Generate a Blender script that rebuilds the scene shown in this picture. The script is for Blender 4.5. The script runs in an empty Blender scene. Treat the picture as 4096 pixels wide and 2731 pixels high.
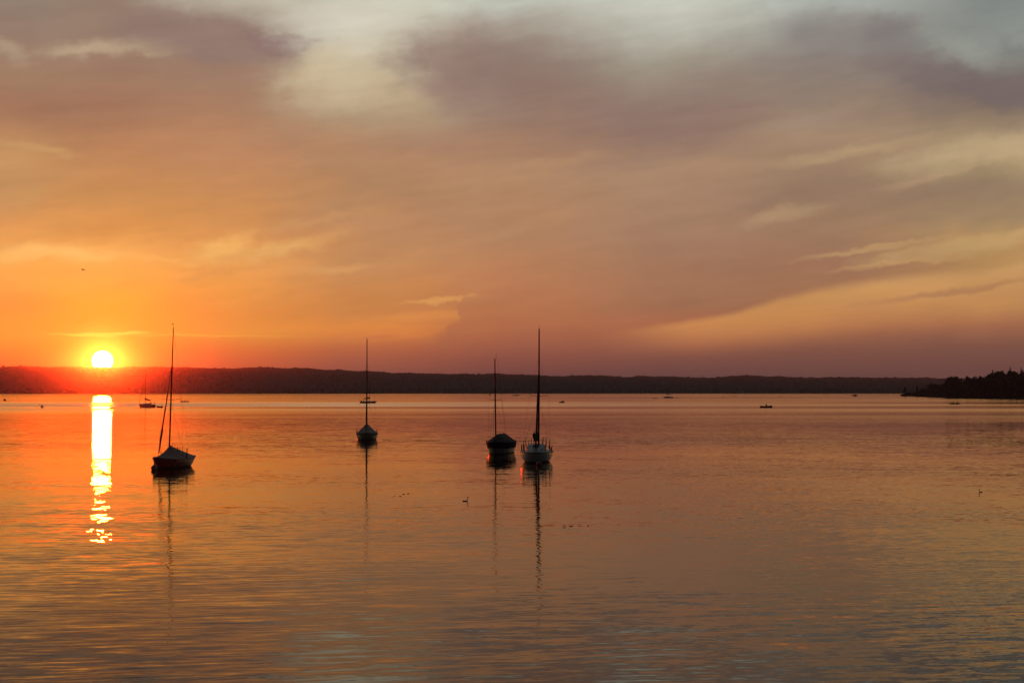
import bpy, math, random
from mathutils import Vector, Matrix, noise as mnoise

random.seed(7)
SC = bpy.context.scene
COL = SC.collection
R = math.radians

# ---------------------------------------------------------------- camera
CAM_H = 4.7
FPX = 6495.0                      # focal length in pixels of a 4096 px wide frame
PITCH = math.atan(201.5 / FPX)
cam_d = bpy.data.cameras.new('camera')
cam_d.sensor_width = 36.0
cam_d.lens = 36.0 * FPX / 4096.0
cam_d.clip_start = 0.1
cam_d.clip_end = 30000
cam = bpy.data.objects.new('camera', cam_d)
COL.objects.link(cam)
cam.location = (0, 0, CAM_H)
cam.rotation_euler = (math.pi / 2 + PITCH, 0, 0)
SC.camera = cam


def ray(x, y):
    cx, cz = (x - 2048) / FPX, (1365.5 - y) / FPX
    c, s = math.cos(PITCH), math.sin(PITCH)
    return Vector((cx, c - s * cz, s + c * cz))


def at_water(x, y):
    d = ray(x, y)
    t = -CAM_H / d.z
    return Vector((d.x * t, d.y * t, 0))


def at_dist(x, y, D):
    """point on the line of sight at ground distance D"""
    d = ray(x, y)
    t = D / math.hypot(d.x, d.y)
    return Vector((d.x * t, d.y * t, CAM_H + d.z * t))


def azel(x, y):
    d = ray(x, y).normalized()
    return math.degrees(math.atan2(d.x, d.y)), math.degrees(math.asin(d.z))


SUN_AZ, SUN_EL = azel(410, 1443)


def lin(c):
    return tuple((v / 255 / 12.92 if v / 255 <= .04045 else ((v / 255 + .055) / 1.055) ** 2.4) for v in c)


# ---------------------------------------------------------------- colour management
SC.view_settings.view_transform = 'Standard'
SC.view_settings.look = 'None'
SC.view_settings.exposure = 0
SC.view_settings.gamma = 1
SC.cycles.max_bounces = 6
SC.cycles.volume_bounces = 0
SC.cycles.use_denoising = True
SC.cycles.sample_clamp_indirect = 4


# ---------------------------------------------------------------- node helper
class NT:
    def __init__(self, tree):
        self.t = tree
        self.n = tree.nodes
        self.l = tree.links

    def add(self, typ, **kw):
        nd = self.n.new(typ)
        for k, v in kw.items():
            setattr(nd, k, v)
        return nd

    def plug(self, sock, v):
        if v is None:
            return
        if isinstance(v, bpy.types.NodeSocket):
            self.l.new(v, sock)
        else:
            sock.default_value = v

    def m(self, op, a, b=None, c=None, clamp=False):
        nd = self.add('ShaderNodeMath', operation=op, use_clamp=clamp)
        self.plug(nd.inputs[0], a)
        self.plug(nd.inputs[1], b)
        self.plug(nd.inputs[2], c)
        return nd.outputs[0]

    def vm(self, op, a, b=None):
        nd = self.add('ShaderNodeVectorMath', operation=op)
        self.plug(nd.inputs[0], a)
        self.plug(nd.inputs[1], b)
        return nd.outputs[0]

    def xyz(self, x, y, z):
        nd = self.add('ShaderNodeCombineXYZ')
        self.plug(nd.inputs[0], x)
        self.plug(nd.inputs[1], y)
        self.plug(nd.inputs[2], z)
        return nd.outputs[0]

    def sep(self, v):
        nd = self.add('ShaderNodeSeparateXYZ')
        self.l.new(v, nd.inputs[0])
        return nd.outputs

    def rng(self, v, a, b, c, d, smooth=True):
        nd = self.add('ShaderNodeMapRange', interpolation_type='SMOOTHSTEP' if smooth else 'LINEAR')
        self.plug(nd.inputs[0], v)
        for i, q in enumerate((a, b, c, d)):
            self.plug(nd.inputs[1 + i], q)
        return nd.outputs[0]

    def mix(self, f, a, b):
        nd = self.add('ShaderNodeMix', data_type='RGBA')
        self.plug(nd.inputs[0], f)
        self.plug(nd.inputs[6], a if isinstance(a, bpy.types.NodeSocket) else (*a[:3], 1))
        self.plug(nd.inputs[7], b if isinstance(b, bpy.types.NodeSocket) else (*b[:3], 1))
        return nd.outputs[2]

    def noise(self, vec, scale, detail=3, rough=.5):
        nd = self.add('ShaderNodeTexNoise', normalize=True)
        self.l.new(vec, nd.inputs['Vector'])
        nd.inputs['Scale'].default_value = scale
        nd.inputs['Detail'].default_value = detail
        nd.inputs['Roughness'].default_value = rough
        return nd.outputs['Fac'], nd.outputs['Color']

    def ramp(self, f, stops, interp='LINEAR'):
        nd = self.add('ShaderNodeValToRGB')
        cr = nd.color_ramp
        cr.interpolation = interp
        while len(cr.elements) > 1:
            cr.elements.remove(cr.elements[-1])
        cr.elements[0].position = stops[0][0]
        cr.elements[0].color = (*stops[0][1], 1)
        for p, c in stops[1:]:
            e = cr.elements.new(p)
            e.color = (*c, 1)
        self.plug(nd.inputs[0], f)
        return nd.outputs[0]


# ---------------------------------------------------------------- sky
# u, v: azimuth and elevation of a direction, in degrees
SKY = {  # photograph column -> (row, colour)
    0: [(0, 148, 130, 114), (120, 150, 125, 110), (300, 160, 125, 100), (430, 165, 118, 92), (620, 204, 150, 100),
        (750, 200, 146, 96), (900, 222, 150, 88), (1010, 244, 166, 86), (1110, 250, 166, 80), (1200, 252, 150, 68),
        (1300, 248, 156, 62), (1345, 250, 158, 62), (1400, 244, 135, 54), (1470, 228, 102, 52)],
    430: [(0, 150, 126, 110), (170, 158, 130, 112), (300, 158, 122, 100), (430, 165, 119, 93), (600, 190, 132, 92),
          (750, 205, 142, 88), (900, 222, 148, 82), (1010, 246, 172, 90), (1110, 250, 168, 76), (1200, 250, 166, 62),
          (1300, 246, 158, 58), (1345, 244, 154, 58), (1400, 238, 135, 52), (1470, 225, 105, 48)],
    900: [(0, 190, 180, 160), (90, 158, 136, 122), (180, 148, 121, 110), (300, 158, 125, 105), (450, 172, 128, 100),
          (600, 190, 135, 98), (800, 210, 145, 90), (950, 224, 150, 86), (1050, 236, 160, 88), (1150, 242, 156, 76),
          (1250, 240, 146, 68), (1330, 240, 152, 66), (1400, 226, 118, 60), (1470, 196, 88, 60)],
    1480: [(0, 208, 206, 188), (100, 212, 204, 184), (250, 200, 186, 158), (360, 192, 170, 138), (500, 176, 147, 117),
           (600, 184, 139, 105), (750, 180, 135, 98), (900, 192, 139, 98), (1050, 206, 145, 94), (1150, 206, 138, 82),
           (1250, 212, 138, 76), (1310, 232, 142, 70), (1400, 190, 105, 70), (1490, 146, 84, 72)],
    2080: [(0, 194, 196, 182), (100, 172, 164, 150), (200, 150, 132, 120), (300, 145, 121, 110), (450, 150, 122, 106),
           (600, 166, 127, 101), (750, 182, 140, 106), (900, 180, 133, 98), (1050, 185, 130, 92), (1150, 190, 126, 88),
           (1250, 188, 118, 78), (1350, 178, 106, 75), (1420, 152, 88, 72), (1500, 116, 73, 68)],
    2700: [(0, 204, 205, 190), (150, 184, 182, 168), (280, 160, 150, 134), (420, 146, 122, 111), (520, 146, 118, 105),
           (650, 172, 138, 110), (800, 166, 130, 105), (950, 168, 128, 102), (1100, 168, 121, 92), (1230, 165, 114, 84),
           (1300, 178, 110, 78), (1400, 145, 90, 73), (1500, 108, 73, 70)],
    3300: [(0, 168, 173, 166), (100, 152, 150, 142), (250, 140, 128, 120), (400, 150, 130, 114), (520, 164, 136, 110),
           (600, 160, 131, 106), (750, 150, 121, 98), (900, 160, 125, 98), (1050, 162, 117, 90), (1150, 166, 118, 86),
           (1300, 172, 110, 78), (1400, 135, 88, 73), (1500, 108, 74, 69)],
    4096: [(0, 132, 138, 134), (150, 142, 146, 140), (250, 130, 125, 119), (350, 120, 104, 102), (430, 138, 119, 102),
           (560, 176, 152, 118), (650, 172, 148, 112), (750, 150, 126, 101), (850, 164, 136, 102), (930, 192, 150, 98),
           (1050, 188, 144, 90), (1150, 176, 130, 88), (1220, 190, 138, 86), (1300, 170, 110, 78), (1380, 132, 88, 73),
           (1480, 112, 76, 70)],
}
EL_MAX = 36.0
# centre x, y, half width, half height, tilt (deg, up to the right), softness, colour, strength
CLOUDS = [
    (860, 165, 380, 85, -5, .45, (150, 124, 113), .85),
    (1110, 175, 150, 50, -10, .3, (146, 119, 113), .9),
    (400, 200, 210, 34, 7, 1.0, (192, 168, 138), .9),
    (40, 210, 90, 40, -20, 1.0, (186, 162, 136), .7),
    (1360, 120, 260, 95, 0, 1.0, (214, 208, 190), .8),
    (1320, 330, 210, 110, 8, 1.1, (214, 196, 162), .75),
    (1850, 270, 230, 190, 20, 1.0, (146, 120, 111), .9),
    (150, 600, 150, 22, -4, 1.0, (212, 162, 108), .7),
    (230, 1000, 290, 34, 2, 1.0, (252, 192, 112), .8),
    (60, 1030, 140, 30, 10, 1.0, (252, 186, 106), .7),
    (700, 1045, 90, 16, -12, 1.0, (250, 180, 98), .6),
    (900, 985, 130, 46, 28, 1.0, (246, 184, 106), .9),
    (1110, 985, 210, 34, 12, 1.0, (238, 178, 106), .9),
    (900, 1085, 200, 14, 12, .9, (222, 146, 82), .55),
    (1360, 1060, 160, 20, 8, 1.0, (228, 168, 104), .6),
    (1330, 870, 260, 18, 8, 1.0, (212, 156, 102), .5),
    (1760, 1205, 150, 10, 6, .9, (230, 166, 94), .8),
    (1600, 1240, 260, 15, 4, 1.0, (208, 132, 78), .4),
    (1690, 1266, 240, 22, 5, .9, (230, 148, 78), .8),
    (1560, 1340, 190, 20, 4, 1.0, (234, 138, 70), .6),
    (1500, 1350, 90, 8, 4, .8, (196, 112, 74), .55),
    (2300, 640, 420, 26, 7, 1.0, (190, 148, 110), .6),
    (2100, 720, 200, 20, 14, 1.0, (188, 146, 108), .4),
    (2050, 905, 300, 18, 10, 1.0, (190, 142, 102), .4),
    (2680, 560, 380, 90, 14, .9, (150, 121, 107), .6),
    (1750, 560, 300, 50, 5, .9, (164, 126, 104), .5),
    (3150, 850, 170, 34, 13, 1.0, (184, 152, 116), .85),
    (3420, 600, 330, 28, 9, 1.0, (182, 152, 116), .8),
    (3950, 600, 330, 62, 8, 1.0, (198, 172, 132), .85),
    (3760, 705, 200, 16, 10, 1.0, (184, 154, 118), .6),
    (3250, 470, 250, 28, 10, 1.0, (162, 140, 120), .6),
    (3350, 130, 300, 70, -8, .9, (134, 126, 122), .7),
    (3560, 150, 170, 70, -20, .9, (126, 118, 116), .7),
    (3900, 330, 430, 75, -12, .7, (122, 108, 105), .9),
    (3870, 200, 130, 50, -30, 1.0, (152, 156, 146), .8),
    (4060, 170, 60, 40, -30, 1.0, (124, 126, 122), .6),
    (3900, 970, 420, 34, 8, .9, (200, 164, 112), .75),
    (3480, 985, 300, 16, 8, .8, (196, 156, 108), .8),
    (3560, 1052, 260, 13, 6, .9, (200, 156, 104), .8),
    (3450, 1075, 330, 14, 3, .8, (162, 120, 92), .5),
    (3800, 1165, 380, 15, 8, 1.1, (172, 122, 88), .75),
    (3200, 780, 330, 20, 10, 1.0, (146, 118, 98), .4),
    (430, 1336, 150, 7, 3, .8, (255, 240, 110), .85),
    (330, 1343, 120, 5, -1, .8, (255, 226, 96), .7),
    (700, 1341, 420, 5, 0, 1.0, (255, 186, 76), .6),
    (1070, 155, 40, 12, 0, 1, (146, 120, 112), .5),
]
world = bpy.data.worlds.new('World')
SC.world = world
world.use_nodes = True
world.node_tree.nodes.clear()
W = NT(world.node_tree)
tc = W.add('ShaderNodeTexCoord')
D = tc.outputs['Generated']
dx, dy, dz = W.sep(D)[:3]
az = W.m('MULTIPLY', W.m('ARCTAN2', dx, dy), 180 / math.pi)
el = W.m('MULTIPLY', W.m('ARCSINE', dz), 180 / math.pi)
flat = W.xyz(az, el, 0.0)
# streaky turbulence that bends every cloud edge
sh = W.m('SUBTRACT', el, W.m('MULTIPLY', az, .14))
streak = W.xyz(W.m('MULTIPLY', az, .22), sh, 0.0)
n1, c1 = W.noise(streak, .55, 5, .55)
n2, c2 = W.noise(flat, .55, 6, .6)
w1 = W.vm('SUBTRACT', c1, (.5, .5, .5))
w2 = W.vm('SUBTRACT', c2, (.5, .5, .5))
wx1, wy1 = W.sep(w1)[:2]
wx2, wy2 = W.sep(w2)[:2]
calm = W.rng(el, .6, 5, .12, 1.0)      # the air near the horizon is layered and calm
du = W.m('ADD', W.m('MULTIPLY', wx1, 4.5), W.m('MULTIPLY', wx2, 1.5))
dv = W.m('ADD', W.m('MULTIPLY', wy1, 1.3), W.m('MULTIPLY', wy2, 1.0))
U = W.m('ADD', az, W.m('MULTIPLY', du, calm))
V = W.m('ADD', el, W.m('MULTIPLY', dv, calm))

vn = W.m('DIVIDE', V, EL_MAX)
cols = sorted(SKY)
base = None
prev_az = None
for px in cols:
    stops = []
    for s in reversed(SKY[px]):
        e = azel(px, s[0])[1]
        stops.append((max(0, e / EL_MAX), lin(s[1:])))
    top = stops[-1][1]
    stops.append((15.2 / EL_MAX, tuple(.4 * a + .6 * b for a, b in zip(top, lin((98, 82, 74))))))
    stops.append((21.0 / EL_MAX, lin((84, 70, 64))))
    stops.append((27.0 / EL_MAX, lin((158, 154, 146))))
    stops.append((1.0, lin((176, 178, 174))))
    out = W.ramp(vn, stops, 'B_SPLINE' if False else 'EASE' if False else 'LINEAR')
    a = azel(px, 900)[0]
    base = out if base is None else W.mix(W.rng(U, prev_az, a, 0, 1), base, out)
    prev_az = a

# the long lower edge of the great cloud sheet at the right
EDGE = [(2350, 1322), (2600, 1300), (2850, 1262), (3100, 1190), (3400, 1118), (3700, 1078), (4096, 1010)]
fc = W.add('ShaderNodeFloatCurve')
a0, a1 = 2.0, 18.0
W.plug(fc.inputs['Value'], W.m('DIVIDE', W.m('SUBTRACT', az, a0), a1 - a0, clamp=True))
cv = fc.mapping.curves[0]
pts = [(0.0, azel(2350, 1330)[1] / 10)] + [((azel(x, y)[0] - a0) / (a1 - a0), azel(x, y)[1] / 10) for x, y in EDGE]
while len(cv.points) > 2:
    cv.points.remove(cv.points[-1])
cv.points[0].location = pts[0]
cv.points[1].location = (1.0, pts[-1][1] + .02)
for p in pts[1:]:
    cv.points.new(*p)
fc.mapping.update()
edge_v = W.m('MULTIPLY', fc.outputs[0], 10.0)
below = W.m('SUBTRACT', edge_v, W.m('ADD', el, W.m('MULTIPLY', dv, .3)))
under = W.m('MULTIPLY', W.rng(below, -.05, W.rng(az, 5, 15, .24, .5), 0, 1), W.rng(below, .7, 2.4, 1, 0))
under = W.m('MULTIPLY', under, W.rng(az, 2.5, 6.5, 0, 1))
under = W.m('MULTIPLY', under, W.rng(el, 1.0, 2.4, 0, 1))
ucol = W.ramp(W.rng(el, 1.2, 4.6, 0, 1, False), [(0, lin((204, 124, 78))), (.4, lin((212, 146, 86))), (1, lin((204, 160, 104)))])
base = W.mix(W.m('MULTIPLY', under, .95), base, ucol)

# cloud group: soft tilted ellipse mask
grp = bpy.data.node_groups.new('cloud_mask', 'ShaderNodeTree')
for nm in ('U', 'V', 'CU', 'CV', 'CosA', 'SinA', 'RX', 'RY', 'Soft'):
    grp.interface.new_socket(nm, in_out='INPUT', socket_type='NodeSocketFloat')
grp.interface.new_socket('Mask', in_out='OUTPUT', socket_type='NodeSocketFloat')
G = NT(grp)
gi = G.add('NodeGroupInput').outputs
go = G.add('NodeGroupOutput')
pu = G.m('SUBTRACT', gi['U'], gi['CU'])
pv = G.m('SUBTRACT', gi['V'], gi['CV'])
ru = G.m('DIVIDE', G.m('ADD', G.m('MULTIPLY', pu, gi['CosA']), G.m('MULTIPLY', pv, gi['SinA'])), gi['RX'])
rv = G.m('DIVIDE', G.m('SUBTRACT', G.m('MULTIPLY', pv, gi['CosA']), G.m('MULTIPLY', pu, gi['SinA'])), gi['RY'])
rr = G.m('SQRT', G.m('ADD', G.m('MULTIPLY', ru, ru), G.m('MULTIPLY', rv, rv)))
G.l.new(G.rng(rr, G.m('SUBTRACT', 1.15, gi['Soft']), G.m('ADD', 1.12, G.m('MULTIPLY', gi['Soft'], .4)), 1.0, 0.0), go.inputs[0])

_, c3 = W.noise(W.xyz(W.m('MULTIPLY', az, .6), sh, 7.0), 2.4, 5, .6)
w3 = W.vm('SUBTRACT', c3, (.5, .5, .5))
wx3, wy3 = W.sep(w3)[:2]
FU = W.m('ADD', az, W.m('MULTIPLY', W.m('ADD', du, W.m('MULTIPLY', wx3, 1.6)), W.rng(el, .8, 5, .2, .75)))
FV = W.m('ADD', el, W.m('MULTIPLY', W.m('ADD', dv, W.m('MULTIPLY', wy3, .6)), W.rng(el, .8, 5, .10, .75)))
tex = W.rng(n2, .3, .7, .72, 1.0)
for (x, y, rx, ry, tilt, soft, c, s) in CLOUDS:
    a, e = azel(x, y)
    k = 180 / math.pi / FPX
    nd = W.add('ShaderNodeGroup')
    nd.node_tree = grp
    W.plug(nd.inputs['U'], FU)
    W.plug(nd.inputs['V'], FV)
    for nm, v in (('CU', a), ('CV', e), ('CosA', math.cos(R(tilt))), ('SinA', math.sin(R(tilt))), ('RX', rx * k),
                  ('RY', ry * k), ('Soft', soft)):
        nd.inputs[nm].default_value = v
    base = W.mix(W.m('MULTIPLY', W.m('MULTIPLY', nd.outputs[0], s), tex), base, lin(c))

# the towering cloud in the middle: darker than the sky left of it, with a cauliflower edge
bil = W.noise(flat, 2.6, 4, .6)[0]
EDGE2 = [(1660, 1410), (1690, 1375), (1760, 1310), (1835, 1280), (1822, 1245), (1835, 1208), (1868, 1188), (1990, 1175)]
# edge azimuth as a function of elevation
fe = W.add('ShaderNodeFloatCurve')
e_lo, e_hi = 1.0, 3.6
W.plug(fe.inputs['Value'], W.m('DIVIDE', W.m('SUBTRACT', el, e_lo), e_hi - e_lo, clamp=True))
cv = fe.mapping.curves[0]
pp = sorted([((azel(x, y)[1] - e_lo) / (e_hi - e_lo), (azel(x, y)[0] + 5) / 10) for x, y in EDGE2])
cv.points[0].location = (0, pp[0][1])
cv.points[1].location = (1, pp[-1][1] + .03)
for p in pp:
    cv.points.new(*p)
fe.mapping.update()
edge_u = W.m('SUBTRACT', W.m('MULTIPLY', fe.outputs[0], 10.0), 5.0)
inside = W.m('SUBTRACT', W.m('ADD', az, W.m('MULTIPLY', W.m('SUBTRACT', bil, .5), .7)), edge_u)
tower = W.m('MULTIPLY', W.rng(inside, 0, W.rng(el, 1.7, 2.7, .9, .07), 0, 1), W.rng(inside, .3, 3.0, 1, 0))
tower = W.m('MULTIPLY', tower, W.m('MULTIPLY', W.rng(el, 1.1, 1.9, 0, 1), W.rng(el, 3.25, 3.5, 1, 0)))
tcol = W.ramp(W.rng(el, 1.2, 3.4, 0, 1, False), [(0, lin((168, 98, 72))), (.5, lin((188, 114, 76))), (1, lin((190, 126, 84)))])
base = W.mix(W.m('MULTIPLY', tower, .85), base, tcol)

# fine fibres over everything
f1, _ = W.noise(W.xyz(W.m('MULTIPLY', az, .16), sh, 3.0), 2.2, 6, .6)
f2, _ = W.noise(W.xyz(W.m('MULTIPLY', az, .5), el, 9.0), .35, 5, .6)
fib = W.m('ADD', W.m('MULTIPLY', W.m('SUBTRACT', f1, .5), W.rng(el, 1, 4, .05, .27)),
          W.m('MULTIPLY', W.m('SUBTRACT', f2, .5), W.rng(el, 1, 4, .08, .25)))
fib = W.m('ADD', fib, 1.0)
sc = W.add('ShaderNodeVectorMath', operation='SCALE')
W.l.new(base, sc.inputs[0])
W.l.new(fib, sc.inputs[3])
base = sc.outputs[0]

# the far side of the sky and the zenith: clear dusk sky
sky = W.add('ShaderNodeTexSky', sky_type='NISHITA')
sky.sun_disc = False
sky.sun_elevation = R(SUN_EL)
sky.sun_rotation = R(SUN_AZ)
sky.altitude = 500
sky.dust_density = 3
nish = W.add('ShaderNodeVectorMath', operation='SCALE')
W.l.new(sky.outputs[0], nish.inputs[0])
nish.inputs[3].default_value = .05
hard = W.m('MAXIMUM', W.rng(el, 32, 60, 0, 1), W.rng(W.m('ABSOLUTE', az), 24, 60, 0, 1))
base = W.mix(hard, base, nish.outputs[0])

# the sun itself
sdir = Vector((math.sin(R(SUN_AZ)) * math.cos(R(SUN_EL)), math.cos(R(SUN_AZ)) * math.cos(R(SUN_EL)), math.sin(R(SUN_EL))))
dot = W.add('ShaderNodeVectorMath', operation='DOT_PRODUCT')
W.l.new(W.vm('NORMALIZE', D), dot.inputs[0])
dot.inputs[1].default_value = sdir
ang = W.m('MULTIPLY', W.m('ARCCOSINE', W.m('MINIMUM', dot.outputs['Value'], 1.0)), 180 / math.pi)
disc = W.rng(ang, .31, .37, 1, 0)
dip = W.m('POWER', 2.718, W.m('MULTIPLY', W.m('MULTIPLY', ang, ang), -.55))
base = W.vm('MULTIPLY', base, W.mix(dip, (1, 1, 1), (.6, .35, .5)))
wide = W.m('POWER', 2.718, W.m('MULTIPLY', ang, -.42))
base = W.vm('ADD', base, W.mix(wide, (0, 0, 0), (.0, .15, .0)))
base = W.mix(disc, base, (9.0, 8.0, 5.0))
bg = W.add('ShaderNodeBackground')
W.l.new(base, bg.inputs[0])
bg.inputs[1].default_value = 1.0
wo = W.add('ShaderNodeOutputWorld')
W.l.new(bg.outputs[0], wo.inputs[0])

# ---------------------------------------------------------------- sun lamp
sl = bpy.data.lights.new('sun', 'SUN')
sl.energy = 1.4
sl.angle = R(.6)
sl.color = (1.0, .037, .003)
so = bpy.data.objects.new('sun', sl)
COL.objects.link(so)
so.rotation_euler = (-sdir).to_track_quat('-Z', 'Y').to_euler()


# ---------------------------------------------------------------- materials
def mat(name, color, rough=.6, metallic=0.0, spec=.5, var=.25, scale=3.0, coat=0.0):
    m = bpy.data.materials.new(name)
    m.use_nodes = True
    T = NT(m.node_tree)
    p = m.node_tree.nodes['Principled BSDF']
    tcn = T.add('ShaderNodeTexCoord').outputs['Object']
    f, _ = T.noise(tcn, scale, 5, .6)
    c0 = tuple(max(0, v * (1 - var)) for v in color)
    c1_ = tuple(min(1, v * (1 + var)) for v in color)
    T.l.new(T.mix(T.rng(f, .3, .7, 0, 1), c0, c1_), p.inputs['Base Color'])
    T.l.new(T.rng(f, .25, .75, max(.02, rough - .08), min(1, rough + .08)), p.inputs['Roughness'])
    p.inputs['Metallic'].default_value = metallic
    p.inputs['Specular IOR Level'].default_value = spec
    p.inputs['Coat Weight'].default_value = coat
    return m


M = dict(
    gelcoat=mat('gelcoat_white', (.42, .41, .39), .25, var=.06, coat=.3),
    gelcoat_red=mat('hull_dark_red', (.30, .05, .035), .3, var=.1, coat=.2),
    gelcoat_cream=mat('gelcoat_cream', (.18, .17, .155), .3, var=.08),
    foot_shade=mat('bottom_paint_shade', (.05, .03, .03), .6),  # bottom paint, darkened to hold the shade under the hull too
    deck=mat('deck_grey', (.42, .44, .47), .55, var=.1),
    teak=mat('teak_trim', (.16, .08, .04), .5),
    cloth_grey=mat('cover_grey', (.24, .20, .20), .85, var=.15),
    cloth_blue=mat('cover_navy', (.018, .02, .03), .85, spec=.2),
    cloth_black=mat('sail_cover_black', (.02, .018, .022), .85, spec=.2),
    mast=mat('mast_dark_metal', (.035, .028, .028), .55, 0, spec=.2),
    wire=mat('rigging_wire', (.05, .045, .045), .5, .3),
    spike=mat('spike_plastic', (.03, .025, .03), .6),
    sailcloth=mat('sailcloth', (.14, .10, .09), .8),
    buoy=mat('buoy_plastic', (.30, .16, .17), .45),
    buoy_red=mat('buoy_faded_red', (.22, .05, .04), .5),
    window=mat('tinted_window', (.01, .01, .012), .1),
    wood=mat('boat_wood', (.05, .03, .02), .6),
    darkhull=mat('hull_dark', (.03, .03, .035), .4),
    skin=mat('skin', (.35, .2, .14), .6),
    cloth=mat('clothing_dark', (.03, .03, .04), .9, spec=.2),
    leaf=mat('leaf_dark', (.035, .045, .022), .8, spec=.15, var=.4, scale=.4),
    needle=mat('needle_dark', (.022, .032, .018), .85, spec=.15, var=.4, scale=.4),
    bark=mat('bark', (.05, .04, .03), .9),
    soil=mat('wooded_soil', (.04, .04, .025), .95, spec=.1, scale=.02),
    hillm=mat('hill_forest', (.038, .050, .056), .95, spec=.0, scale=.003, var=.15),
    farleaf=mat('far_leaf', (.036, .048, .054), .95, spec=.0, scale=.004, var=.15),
    feather=mat('feather_dark', (.04, .03, .03), .7),
    housew=mat('render_white', (.75, .72, .68), .8, var=.05),
    roof=mat('roof_tile', (.15, .07, .05), .8),
    sailw=mat('sail_white', (.8, .78, .75), .7, var=.05),
    weed=mat('pond_weed', (.012, .014, .01), .5),
    red=mat('paint_red', (.3, .05, .04), .5),
)


# ---------------------------------------------------------------- mesh helper
class MB:
    def __init__(self):
        self.v = []
        self.f = []

    def tube(self, pts, rad, seg=6, cap=True):
        if not isinstance(rad, (list, tuple)):
            rad = [rad] * len(pts)
        pts = [Vector(p) for p in pts]
        b = len(self.v)
        for i, p in enumerate(pts):
            t = (pts[min(i + 1, len(pts) - 1)] - pts[max(i - 1, 0)]).normalized()
            a = t.cross(Vector((0, 0, 1)) if abs(t.z) < .9 else Vector((1, 0, 0))).normalized()
            c = t.cross(a)
            for k in range(seg):
                q = 2 * math.pi * k / seg
                self.v.append(p + (a * math.cos(q) + c * math.sin(q)) * rad[i])
        for i in range(len(pts) - 1):
            for k in range(seg):
                k2 = (k + 1) % seg
                self.f.append((b + i * seg + k, b + i * seg + k2, b + (i + 1) * seg + k2, b + (i + 1) * seg + k))
        if cap:
            self.f.append(tuple(b + k for k in range(seg))[::-1])
            self.f.append(tuple(b + (len(pts) - 1) * seg + k for k in range(seg)))
        return self

    def box(self, c, s, rz=0, bev=0):
        cx, cy, cz = c
        x, y, z = s[0] / 2, s[1] / 2, s[2] / 2
        b = len(self.v)
        ca, sa = math.cos(rz), math.sin(rz)
        for zz in (-z, z):
            i = 1 - (bev if zz > 0 else 0)
            for xx, yy in ((-x, -y), (x, -y), (x, y), (-x, y)):
                xx *= i
                yy *= i
                self.v.append(Vector((cx + xx * ca - yy * sa, cy + xx * sa + yy * ca, cz + zz)))
        for q in ((0, 3, 2, 1), (4, 5, 6, 7), (0, 1, 5, 4), (1, 2, 6, 5), (2, 3, 7, 6), (3, 0, 4, 7)):
            self.f.append(tuple(b + i for i in q))
        return self

    def ball(self, c, r, nu=12, nv=8):
        if not isinstance(r, (tuple, list)):
            r = (r, r, r)
        b = len(self.v)
        c = Vector(c)
        self.v.append(c + Vector((0, 0, -r[2])))
        for j in range(1, nv):
            p = -math.pi / 2 + math.pi * j / nv
            for i in range(nu):
                q = 2 * math.pi * i / nu
                self.v.append(c + Vector((r[0] * math.cos(p) * math.cos(q), r[1] * math.cos(p) * math.sin(q), r[2] * math.sin(p))))
        self.v.append(c + Vector((0, 0, r[2])))
        e = len(self.v) - 1
        for i in range(nu):
            i2 = (i + 1) % nu
            self.f.append((b, b + 1 + i2, b + 1 + i))
            for j in range(nv - 2):
                self.f.append((b + 1 + j * nu + i, b + 1 + j * nu + i2, b + 1 + (j + 1) * nu + i2, b + 1 + (j + 1) * nu + i))
            self.f.append((b + 1 + (nv - 2) * nu + i, b + 1 + (nv - 2) * nu + i2, e))
        return self

    def rings(self, rings, closed=False, cap0=False, cap1=False):
        """rings of equal count; closed: each ring wraps"""
        b = len(self.v)
        n = len(rings[0])
        for r in rings:
            self.v += [Vector(p) for p in r]
        for i in range(len(rings) - 1):
            for k in range(n if closed else n - 1):
                k2 = (k + 1) % n
                self.f.append((b + i * n + k, b + i * n + k2, b + (i + 1) * n + k2, b + (i + 1) * n + k))
        if cap0:
            self.f.append(tuple(b + k for k in range(n))[::-1])
        if cap1:
            self.f.append(tuple(b + (len(rings) - 1) * n + k for k in range(n)))
        return self

    def tri(self, c, s, rnd=random):
        b = len(self.v)
        c = Vector(c)
        a = Vector((rnd.gauss(0, 1), rnd.gauss(0, 1), rnd.gauss(0, 1))).normalized()
        d = a.cross(Vector((rnd.gauss(0, 1), rnd.gauss(0, 1), rnd.gauss(0, 1)))).normalized()
        self.v += [c - a * s, c + d * s * .7, c + a * s, c - d * s * .7]
        self.f.append((b, b + 1, b + 2, b + 3))

    def build(self, name, m, parent=None, smooth=True, loc=None):
        me = bpy.data.meshes.new(name)
        me.from_pydata([tuple(v) for v in self.v], [], self.f)
        me.materials.append(m)
        if smooth:
            for p in me.polygons:
                p.use_smooth = True
            me.set_sharp_from_angle(angle=R(40))
        me.update()
        o = bpy.data.objects.new(name, me)
        COL.objects.link(o)
        if parent:
            o.parent = parent
        if loc is not None:
            o.location = loc
        return o


def tag(o, label=None, cat=None, group=None, kind=None):
    if label:
        o['label'] = label
    if cat:
        o['category'] = cat
    if group:
        o['group'] = group
    if kind:
        o['kind'] = kind
    return o


def empty(name, loc, rz=0):
    o = bpy.data.objects.new(name, None)
    o.empty_display_size = .2
    COL.objects.link(o)
    o.location = loc
    o.rotation_euler = (0, 0, rz)
    return o


def children(o):
    return [c for c in bpy.data.objects if c.parent == o]


def copy_tree(o, parent=None):
    c = o.copy()
    COL.objects.link(c)
    c.parent = parent
    for ch in children(o):
        copy_tree(ch, c)
    return c


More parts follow.
